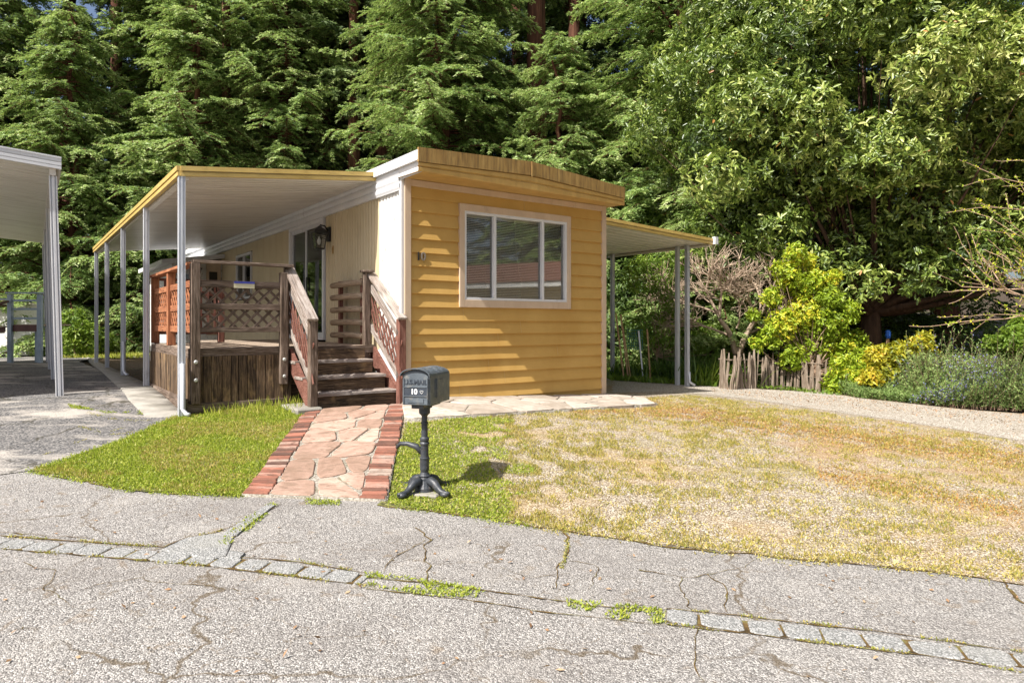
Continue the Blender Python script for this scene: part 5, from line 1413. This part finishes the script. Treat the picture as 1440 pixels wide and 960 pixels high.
# ---- rosemary mass with violet flowers: two bushes
def rosemary(label, cx0, cx1, seed, dens):
    r = np.random.default_rng(seed); P = []; base_ = []
    n = dens; px = r.uniform(cx0, cx1, n); dpt = r.uniform(0, 1.5, n)
    by_ = np.interp(px, [1195, 1240, 1300, 1340, 1440, 1520], [562, 566, 572, 576, 582, 590])
    X = []; Yy = []
    for a, b_, d_ in zip(px, by_, dpt):
        x, y = G(a, b_-3); X.append(x+d_*.15*x/8); Yy.append(y+d_)
    X, Yy = np.array(X), np.array(Yy)
    ht = (.35+.55*np.sin(np.clip(dpt/1.5, 0, 1)*np.pi*.6+.25))*(1+.35*np.array([noise.noise(Vector((a*1.3, b_*1.3, 3))) for a, b_ in zip(X, Yy)]))*r.uniform(.55, 1.1, n)
    ht = ht*.9*(1-.70*np.clip((1335-px)/50, 0, 1)); tall = (r.uniform(0, 1, n) < .10) & (dpt > .7); ht[tall] *= 1.55
    c0 = (float(X.mean()), float(Yy.mean())); zb = np.array([g(a, b_) for a, b_ in zip(X, Yy)])
    t = thing('rosemary_bush', label, 'bush', (c0[0], c0[1], g(*c0)), 0, 'rosemary bushes along the gravel')
    B = np.column_stack([X-c0[0], Yy-c0[1], zb-g(*c0)])
    lean = np.column_stack([r.normal(0, .28, n), r.normal(-.12, .28, n), np.ones(n)])
    # lower front stems lean outward
    T = B+lean*ht[:, None]
    segs = np.stack([B, T], 1); V1, F1 = tube3(segs, np.full(n, .005), np.full(n, .002), 3)
    npmesh('stem', V1, F1, TWIGM, t)
    m = 34; q = np.tile(np.linspace(.12, 1, m), (n, 1)); PP = B[:, None]+(T-B)[:, None]*q[..., None]; PP = PP.reshape(-1, 3)
    D = unit(np.repeat(lean, m, 0))*.9+r.normal(0, .75, (n*m, 3)); L = r.uniform(.04, .07, n*m)
    V, Fq = leaves(PP, D, r.normal(0, 1, D.shape)+np.array([0, -.3, .8]), L, L*.26)
    rn = np.clip(np.repeat(r.normal(.45, .16, n), m)+.2*(q.reshape(-1)-.4)+r.normal(0, .1, n*m), 0, 1)
    npmesh('foliage', V, Fq, ROSEM, t, np.repeat(rn, 4))
    fs = np.array([noise.noise(Vector((a*1.6, b_*1.6, 8))) for a, b_ in zip(X, Yy)]) > .12
    fi = np.where(fs & (px > 1270))[0]; k = 9
    if len(fi):
        s_ = r.uniform(.45, .98, (len(fi), k)); FP_ = (B[fi][:, None]+(T-B)[fi][:, None]*s_[..., None]).reshape(-1, 3)+r.normal(0, .012, (len(fi)*k, 3))
        V, Fq = leaves(FP_, r.normal(0, 1, FP_.shape)+np.array([0, -.4, .3]), r.normal(0, 1, FP_.shape), np.full(len(FP_), .028), np.full(len(FP_), .020))
        npmesh('flower', V, Fq, VIOLET, t, np.repeat(r.uniform(0, 1, len(FP_)), 4))['kind'] = 'stuff'
rosemary('low rosemary bush beside the golden shrub with few flowers', 1205, 1325, 41, 1500)
rosemary('large rosemary bush with many violet flowers at the right edge', 1320, 1500, 42, 2400)

# ---- bare fruit tree (branching tubes)
def bare_tree(name, label, loc, starts, depth, seed, mat, twig_leaf=None, spread=.55, shrink=.72, nch=(2, 3), grav=0.0, cat='tree', rmin=.003, group=None):
    r = random.Random(seed); segs = []; ra = []; rb = []; tips = []
    def grow(p, d, L, rad, lev):
        n = 4; q = p
        for i in range(n):
            d = (d+Vector((r.gauss(0, .13), r.gauss(0, .13), r.gauss(0, .10)+grav))).normalized(); e = q+d*L/n
            segs.append((tuple(q), tuple(e))); ra.append(max(rmin, rad*(1-.35*i/n))); rb.append(max(rmin, rad*(1-.35*(i+1)/n)))
            tips.append((tuple(q), tuple(e)))
            if lev > 0 and i > 0 and r.random() < .75:
                s = Vector((r.gauss(0, 1), r.gauss(0, 1), r.gauss(.15, .6))).normalized(); grow(e, (d*(1-spread)+s*spread*1.3).normalized(), L*shrink*r.uniform(.6, 1), rad*.42, lev-1)
            q = e
        if lev > 0:
            for _ in range(r.randint(*nch)):
                s = Vector((r.gauss(0, 1), r.gauss(0, 1), r.gauss(.15, .6))).normalized(); grow(q, (d*(1-spread*.8)+s*spread).normalized(), L*shrink*r.uniform(.7, 1.1), rad*.6, lev-1)
    for st_ in starts:
        p, d, L, rad = st_[:4]; grow(Vector(p), Vector(d).normalized(), L, rad, depth if len(st_) < 5 else st_[4])
    t = thing(name, label, cat, (loc[0], loc[1], g(*loc)), 0, group)
    V, Fq = tube3(np.array(segs), np.array(ra), np.array(rb), 5); npmesh('branch', V, Fq, mat, t, smooth=True)
    if twig_leaf:
        rr_ = np.random.default_rng(seed); A = np.array([s[0] for s, a in zip(segs, ra) if a < .012]); Bq = np.array([s[1] for s, a in zip(segs, ra) if a < .012])
        k = twig_leaf[0]; q = rr_.uniform(0, 1, (len(A), k, 1)); PP = (A[:, None]+(Bq-A)[:, None]*q).reshape(-1, 3)
        PP = PP[rr_.uniform(0, 1, len(PP)) < twig_leaf[3]]
        V, Fq = leaves(PP, rr_.normal(0, 1, PP.shape)+np.array([0, 0, .5]), rr_.normal(0, 1, PP.shape)+np.array([0, 0, 1]), np.full(len(PP), twig_leaf[1])*rr_.uniform(.5, 1.2, len(PP)), np.full(len(PP), twig_leaf[1]*.5))
        npmesh('foliage', V, Fq, twig_leaf[2], t, np.repeat(rr_.uniform(.3, 1, len(PP)), 4))
    return t
fx, fy = G(1036, 540); fy += .25; fx = (1036-CX)/F*fy
bare_tree('fruit_tree', 'bare pale fruit tree forking low behind the picket fence', (fx, fy), [((0, 0, 0), (-.05, 0, 1), .75, .10, 0), ((-.02, 0, .66), (-.45, -.1, 1), .95, .07, 0), ((.03, 0, .66), (.55, .0, 1), .95, .075, 0), ((-.40, -.08, 1.45), (-.5, -.1, .7), .62, .04), ((-.40, -.08, 1.45), (.2, -.2, 1), .6, .04), ((.50, 0, 1.45), (.5, 0, .8), .6, .042), ((.48, 0, 1.4), (-.4, -.2, .9), .62, .038), ((-.2, -.02, 1.05), (-1, -.1, .35), .6, .03), ((.3, 0, 1.1), (1, 0, .3), .5, .03), ((0, 0, 1.2), (.1, -.3, .6), .5, .025), ((-.4, 0, 1.5), (-1, -.2, .5), .7, .03), ((.5, 0, 1.5), (0, -.1, 1), .7, .03)], 3, 3, GREYBARK, None, .46, .80, (3, 4), .02, rmin=.0045)
# arching thorny stems at the right edge
bare_tree('thorny_shrub', 'thorny shrub with arching bare stems and sparse yellow green leaves at the upper right', (8.6, 10.4),
          [((0, 0, 1.9), (-1, -.25, .12), 1.1, .018), ((0, 0, 1.7), (-1, -.1, -.02), 1.0, .018), ((.2, 0, 1.5), (-1, -.2, -.05), 1.2, .016), ((0, 0, 1.2), (-.8, -.2, .1), .9, .014), ((0, 0, 1.4), (-.8, -.3, .55), 1.0, .014), ((.4, .3, 0), (-.1, 0, 1), 2.2, .03, 0)], 2, 12, TWIGM, (6, .045, LEMON, .42), .42, .74, (1, 2), .0, 'shrub', .0045)
b_ = bare_tree('thorny_shrub', 'long whip like thorny stems crossing in front of the glossy tree at the right edge', (8.5, 9.9),
          [((.3, 0, 3.35), (-1, .1, .06), 1.7, .010), ((.3, 0, 3.1), (-1, .05, .10), 1.8, .010), ((.3, 0, 3.6), (-1, 0, .18), 1.6, .010), ((.1, 0, 1.9), (-.62, .1, .9), 1.7, .008), ((.0, .1, 1.8), (-.5, .1, .95), 1.8, .008), ((-.3, 0, 1.75), (-.7, 0, .9), 1.5, .008), ((.3, 0, 2.7), (-1, 0, .02), .9, .009), ((.45, 0, 0), (0, 0, 1), 3.8, .03, 0)], 1, 15, TWIGM, (10, .045, LEMON, .55), .30, .35, (1, 1), .0, 'shrub', .004)

# ---- strappy plants and greens in the garden bed under the side awning
def straps(label, cx, cy, n, L, seed, mat=STRAP, sp=.35, lean=.55):
    r = np.random.default_rng(seed); t = thing('strappy_plant', label, 'plant', (cx, cy, g(cx, cy)), 0, 'strap leaved plants in the garden bed')
    a = r.uniform(0, 2*np.pi, n); B = np.column_stack([r.normal(0, sp, n), r.normal(0, sp*.6, n), np.zeros(n)]); k = r.uniform(.15, 1, n)*lean
    D = np.column_stack([np.cos(a)*k, np.sin(a)*k, np.ones(n)]); S = np.column_stack([-np.sin(a), np.cos(a), np.zeros(n)])
    LL = L*r.uniform(.5, 1.1, n); rows = []; w0 = .012
    for s, w_ in ((0, 1), (.35, 1.0), (.7, .8), (1, .05)):
        c = B+D*(LL*s)[:, None]; c[:, 2] -= (LL*.35*s*s*k/ lean); c[:, 2] = np.maximum(c[:, 2], 0); c[:, :2] += (np.column_stack([np.cos(a), np.sin(a)])*(LL*.3*s*s)[:, None])
        rows.append((c-S*w0*w_, c+S*w0*w_))
    V = np.stack([x for p in rows for x in p], 1).reshape(-1, 3); b0 = np.arange(n)[:, None]*8
    Fq = np.concatenate([b0+np.array([[2*i, 2*i+1, 2*i+3, 2*i+2]]) for i in range(3)], 1).reshape(-1, 4)
    npmesh('foliage', V, Fq, mat, t, np.repeat(r.uniform(0, 1, n), 8))
for i, (px, yy, n, L, lab) in enumerate([(980, 14.2, 260, .75, 'large strap leaved clump behind the right hand awning posts'), (905, 14.9, 240, .5, 'strap leaved clump in shade below the garden stakes'), (940, 14.6, 220, .55, 'strap leaved clump left of the awning posts'), (880, 14.9, 200, .45, 'strap leaved clump close to the house corner'), (1000, 14.0, 200, .6, 'strap leaved clump beside the left end of the picket fence'), (960, 15.4, 240, .8, 'tall strap leaved clump at the back of the bed')]):
    straps(lab, (px-CX)/F*yy, yy, n, L, 300+i, FRESH if i in (1, 4) else STRAP)
qg = scatter([((858-CX)/F*14.2, 14.2), ((1005-CX)/F*13.6, 13.6), ((1010-CX)/F*16.5, 16.5), ((850-CX)/F*16.8, 16.8)], 900, 31)
blades('ground_cover', qg, FRESH, .13, .05, 'low leafy ground cover in the garden bed beyond the awning', 1.0, 0, -.1)
qg = scatter([G(1060, 545), G(1180, 557), G(1190, 548), G(1100, 530), G(1050, 530)], 220, 33)
blades('ground_cover', qg, FRESH, .07, .04, 'low weeds at the foot of the picket fence', 1.0, 0, -.1, True)
# garden stakes
gs = thing('garden_stake', '', 'stake')
bpy.data.objects.remove(gs)
for i, (pa, pb_, lab) in enumerate([((878, 515), (866, 440), 'leaning wooden garden stake nearest the house corner'), ((884, 512), (873, 442), 'leaning wooden garden stake second from the house corner'), ((888, 517), (876, 460), 'shorter leaning wooden stake in the group of three'), ((915, 505), (910, 463), 'upright pale wooden stake right of the green netting'), ((905, 512), (898, 465), 'grey stake supporting the green netting')]):
    Yk = 14.4; a = Vector(at(*pa, Yk)); c = Vector(at(*pb_, Yk)); a.z = g(a.x, a.y)-.05
    b = MB(tuple(a)); b.beam(a, c, .03, .02); o = b.build('garden_stake', STAKE if i < 4 else POSTM); o.location = a; tag(o, lab, 'stake', 'stakes in the garden bed')
b = MB(at(892, 485, 14.45))
for k in range(9):
    b.beam(at(882+k*2.6, 463, 14.45), at(883+k*2.6, 492, 14.45), .008, .004, (0, 1, 0)); 
for k in range(7):
    b.beam(at(882, 464+k*4.4, 14.447), at(904, 464+k*4.4, 14.447), .008, .004, (0, 1, 0))
o = b.build('garden_netting', TEAL); o.location = at(892, 485, 14.45); tag(o, 'piece of dark green plastic garden netting between stakes', 'netting')

# ---- rustic picket fence in two runs
fence = None
def picket_fence(label, pxs, pys, seed, hgt, gapf):
    r = random.Random(seed); P = [Vector(G(a, c)) for a, c in zip(pxs, pys)]
    t = thing('picket_fence', label, 'fence', (P[0].x, P[0].y, g(*P[0])), 0, 'rustic split picket fence')
    O = (P[0].x, P[0].y, g(*P[0]))
    for k in range(len(P)-1):
        n = max(1, int((P[k+1]-P[k]).length/gapf)); d = (P[k+1]-P[k]).normalized()
        for i in range(n):
            p = P[k].lerp(P[k+1], (i+r.uniform(.2, .8))/n)+Vector((0, r.uniform(-.03, .03))); h = hgt*r.uniform(.82, 1.08); w_ = r.uniform(.035, .06)
            lean = r.gauss(.05, .07); z0 = g(p.x, p.y)-.03; b = MB(O); pts = []
            for j in range(5):
                s = j/4; pts.append((p.x+d.x*lean*s+r.gauss(0, .006), p.y+.06*s+r.gauss(0, .006), z0+h*s))
            b.tube(pts, [w_*.62, w_*.55, w_*.55, w_*.5, w_*.30*r.uniform(.5, 1.4)], 5); b.build('picket', PICK, t)
    b = MB(O)
    for hz in (.22, .45):
        b.tube([(p.x, p.y+.07, g(p.x, p.y)+hz*hgt/.6) for p in P], .012, 5)
    b.build('tie_rail', PICK, t)
picket_fence('tight cluster of split grey pickets at the left end of the low fence', [1012, 1030, 1064], [546, 548, 546], 5, .76, .062)
picket_fence('open run of leaning grey pickets below the lemon green shrub', [1068, 1100, 1130, 1160], [545, 544, 547, 551], 6, .72, .075)
# small blue container in the shade
b = MB(at(1249, 468, 15)); x, y, z = at(1249, 468, 15); b.lathe((x, y, z-.12), [(.04, 0), (.055, .04), (.055, .15), (.03, .18)], 10); o = b.build('blue_container', BLUEPL); o.location = (x, y, z); tag(o, 'small blue plastic container in the dark shade behind the golden shrub', 'container')
b = MB(at(1249, 468, 15)); b.beam((x, y+.02, z-.10), (x, y+.02, g(x, y)), .05, .05); o2 = b.build('support_stick', STAKE, o)
# leaf litter on gravel
LIT = leafmat('dry_leaves', [(0, (.16, .08, .04)), (.5, (.34, .20, .11)), (1, (.52, .38, .24))], trans=.1)
ql = np.concatenate([scatter([G(1000, 552), G(1200, 575), G(1440, 600), G(1440, 583), G(1340, 575), G(1200, 560), G(1000, 545)], 260, 41), scatter([G(900, 575), G(1440, 680), G(1440, 600), G(1000, 555)], 30, 42), scatter([G(0, 700), G(1440, 830), G(1440, 960), G(0, 960)], 14, 43)])
blades('leaf_litter', ql, LIT, .035, .016, 'dry brown leaves and bark shreds scattered on the gravel and road', 3, .006, 0, True)

# ================================================================== neighbour's grey blue deck at the far left
nd = thing('porch_deck', 'grey blue painted deck with rails and brown steps under the left carport', 'deck', (*at(30, 0, 16.5)[:2], g(*at(30, 0, 16.5)[:2])), 0)
NO = tuple(nd.location); YD = 16.5
def ax(px, Y=YD): return (px-CX)/F*Y
def azz(py, Y=YD): return EYE+(HY-py)/F*Y
gz = g(ax(30), YD)
b = MB(NO); b.box(ax(17), ax(55), YD, YD+1.2, azz(458)-.0, azz(456)); b.build('floor', FLOORW, nd)
b = MB(NO); b.box(ax(17), ax(55), YD-.04, YD, azz(466), azz(457)); b.build('rim_board', MAROON, nd)
for px, y0, zt_ in ((16.5, 0, 414), (58, 0, 414), (43, .3, 466)):
    b = MB(NO); b.box(ax(px)-.05, ax(px)+.05, YD-.09+y0, YD+.0+y0, gz, azz(zt_)); b.build('post', BLUEP, nd, .004)
b = MB(NO); b.box(ax(12), ax(62), YD-.11, YD+.02, azz(413), azz(411)); b.build('top_rail', BLUEP, nd)
b = MB(NO)
for py in (421.5, 433.5, 446.5): b.box(ax(18), ax(56), YD-.06, YD-.03, azz(py+2.5), azz(py-.5))
b.box(ax(-6), ax(14), YD-.05, YD-.02, azz(422), azz(419.5)); b.build('side_rail', BLUEP, nd)
b = MB(NO); b.beam((ax(16), YD-.15, azz(424)), (ax(9), YD-1.0, azz(440)), .12, .04); b.box(ax(9)-.05, ax(9)+.07, YD-1.05, YD-.95, gz, azz(438)); b.build('hand_rail', MAROON, nd)
b = MB(NO)
for i, py in enumerate((458, 466, 475, 484)): b.box(ax(-20), ax(9), YD-.1-.25*i, YD+.2-.25*i, azz(py)-.04, azz(py))
b.build('step', FLOORW, nd)
b = MB(NO)
for i, py in enumerate((458, 466, 475, 484)): b.box(ax(-20), ax(8), YD-.02-.25*i, YD+.0-.25*i, azz(py+8.5), azz(py)-.04)
b.build('step_riser', MAROON, nd)
# white building behind it, low and mostly hidden
nb = thing('shed', 'low white building behind the grey blue deck', 'building', (ax(20, 20.5), 20.5, gz))
b = MB(tuple(nb.location)); b.box(ax(-60, 20.5), ax(57, 20.5), 20.5, 23, gz, azz(428, 20.5)); b.build('wall', FRESHW, nb)
b = MB(tuple(nb.location)); b.box(ax(-60, 20.5), ax(60, 20.5), 20.3, 23.2, azz(428, 20.5), azz(426, 20.5)); b.build('roof', PAN, nb)

# ================================================================== what the window mirrors: a home across the lane, out of frame on the right
nh = thing('neighbour_home', 'red roofed home across the lot, mirrored in the front window', 'house', (17, 3.5, .1), R(100))
b = MB(); b.box(-5, 5, -2.5, 2.5, 0, 2.75); wl = b.build('wall', CREAM, nh)
b = MB(); b.prism([(-5.4, -3, 2.95), (-5.4, 3, 2.95), (-5.4, 0, 3.9)], (10.8, 0, 0)); b.build('roof', REDROOF, nh)
b = MB(); b.box(-5.38, 5.38, -2.95, 2.95, 2.76, 2.94); b.build('eave', WHITE, nh)
for x in (-3, 0, 3):
    b = MB(); b.box(x-.9, x+.9, 2.5, 2.53, .6, 2.2); b.build('window', DARKM, nh)
for i, (x, y, s) in enumerate([(24, 9, 1.0), (25, 3, 1.05), (24, -3, .95), (21, 13, .9), (27, -9, 1), (22, 6, .8)]):
    put(PR['A' if i % 2 else 'B'], False, x, y, i*1.7, s, ['tree mirrored in the window behind the red roof', 'tree right of the frame beyond the red roofed home', 'tree at the near end of the red roofed home', 'tree beyond the gravel lot out of frame', 'tree by the lane out of frame on the right', 'smaller tree close behind the red roof'][i])

#ENDVEG
#PART3
# ------------------------------------------------------------------ light
sun_d = bpy.data.lights.new('sun', 'SUN'); sun = bpy.data.objects.new('sun', sun_d); COL.objects.link(sun)
SA, SB = .82, .118
ld = Vector((UX*SA-UY*SB, UY*SA+UX*SB, -1)).normalized()
sun.rotation_euler = ld.to_track_quat('-Z', 'Y').to_euler(); sun.location = (-20, -20, 30)
sun_d.energy = 5.0; sun_d.angle = R(.5); sun_d.color = (1, .965, .91)
w = bpy.data.worlds.new('World'); scene.world = w; w.use_nodes = True; nt = w.node_tree
bg = nt.nodes['Background']; sky = nt.nodes.new('ShaderNodeTexSky'); sky.sky_type = 'NISHITA'; sky.sun_disc = False
el = math.asin(-ld.z); az = math.atan2(-ld.x, -ld.y)   # compass angle of the sun from +Y
sky.air_density = .8; sky.dust_density = 3.5; sky.ozone_density = .5; sky.sun_elevation = el; sky.sun_rotation = az
nt.links.new(sky.outputs[0], bg.inputs[0]); bg.inputs[1].default_value = .095
scene.view_settings.view_transform = 'Standard'; scene.view_settings.look = 'None'; scene.view_settings.exposure = .80; scene.view_settings.gamma = 1
scene.cycles.max_bounces = 6; scene.cycles.diffuse_bounces = 3; scene.cycles.glossy_bounces = 3; scene.cycles.transparent_max_bounces = 12
scene.cycles.use_denoising = True
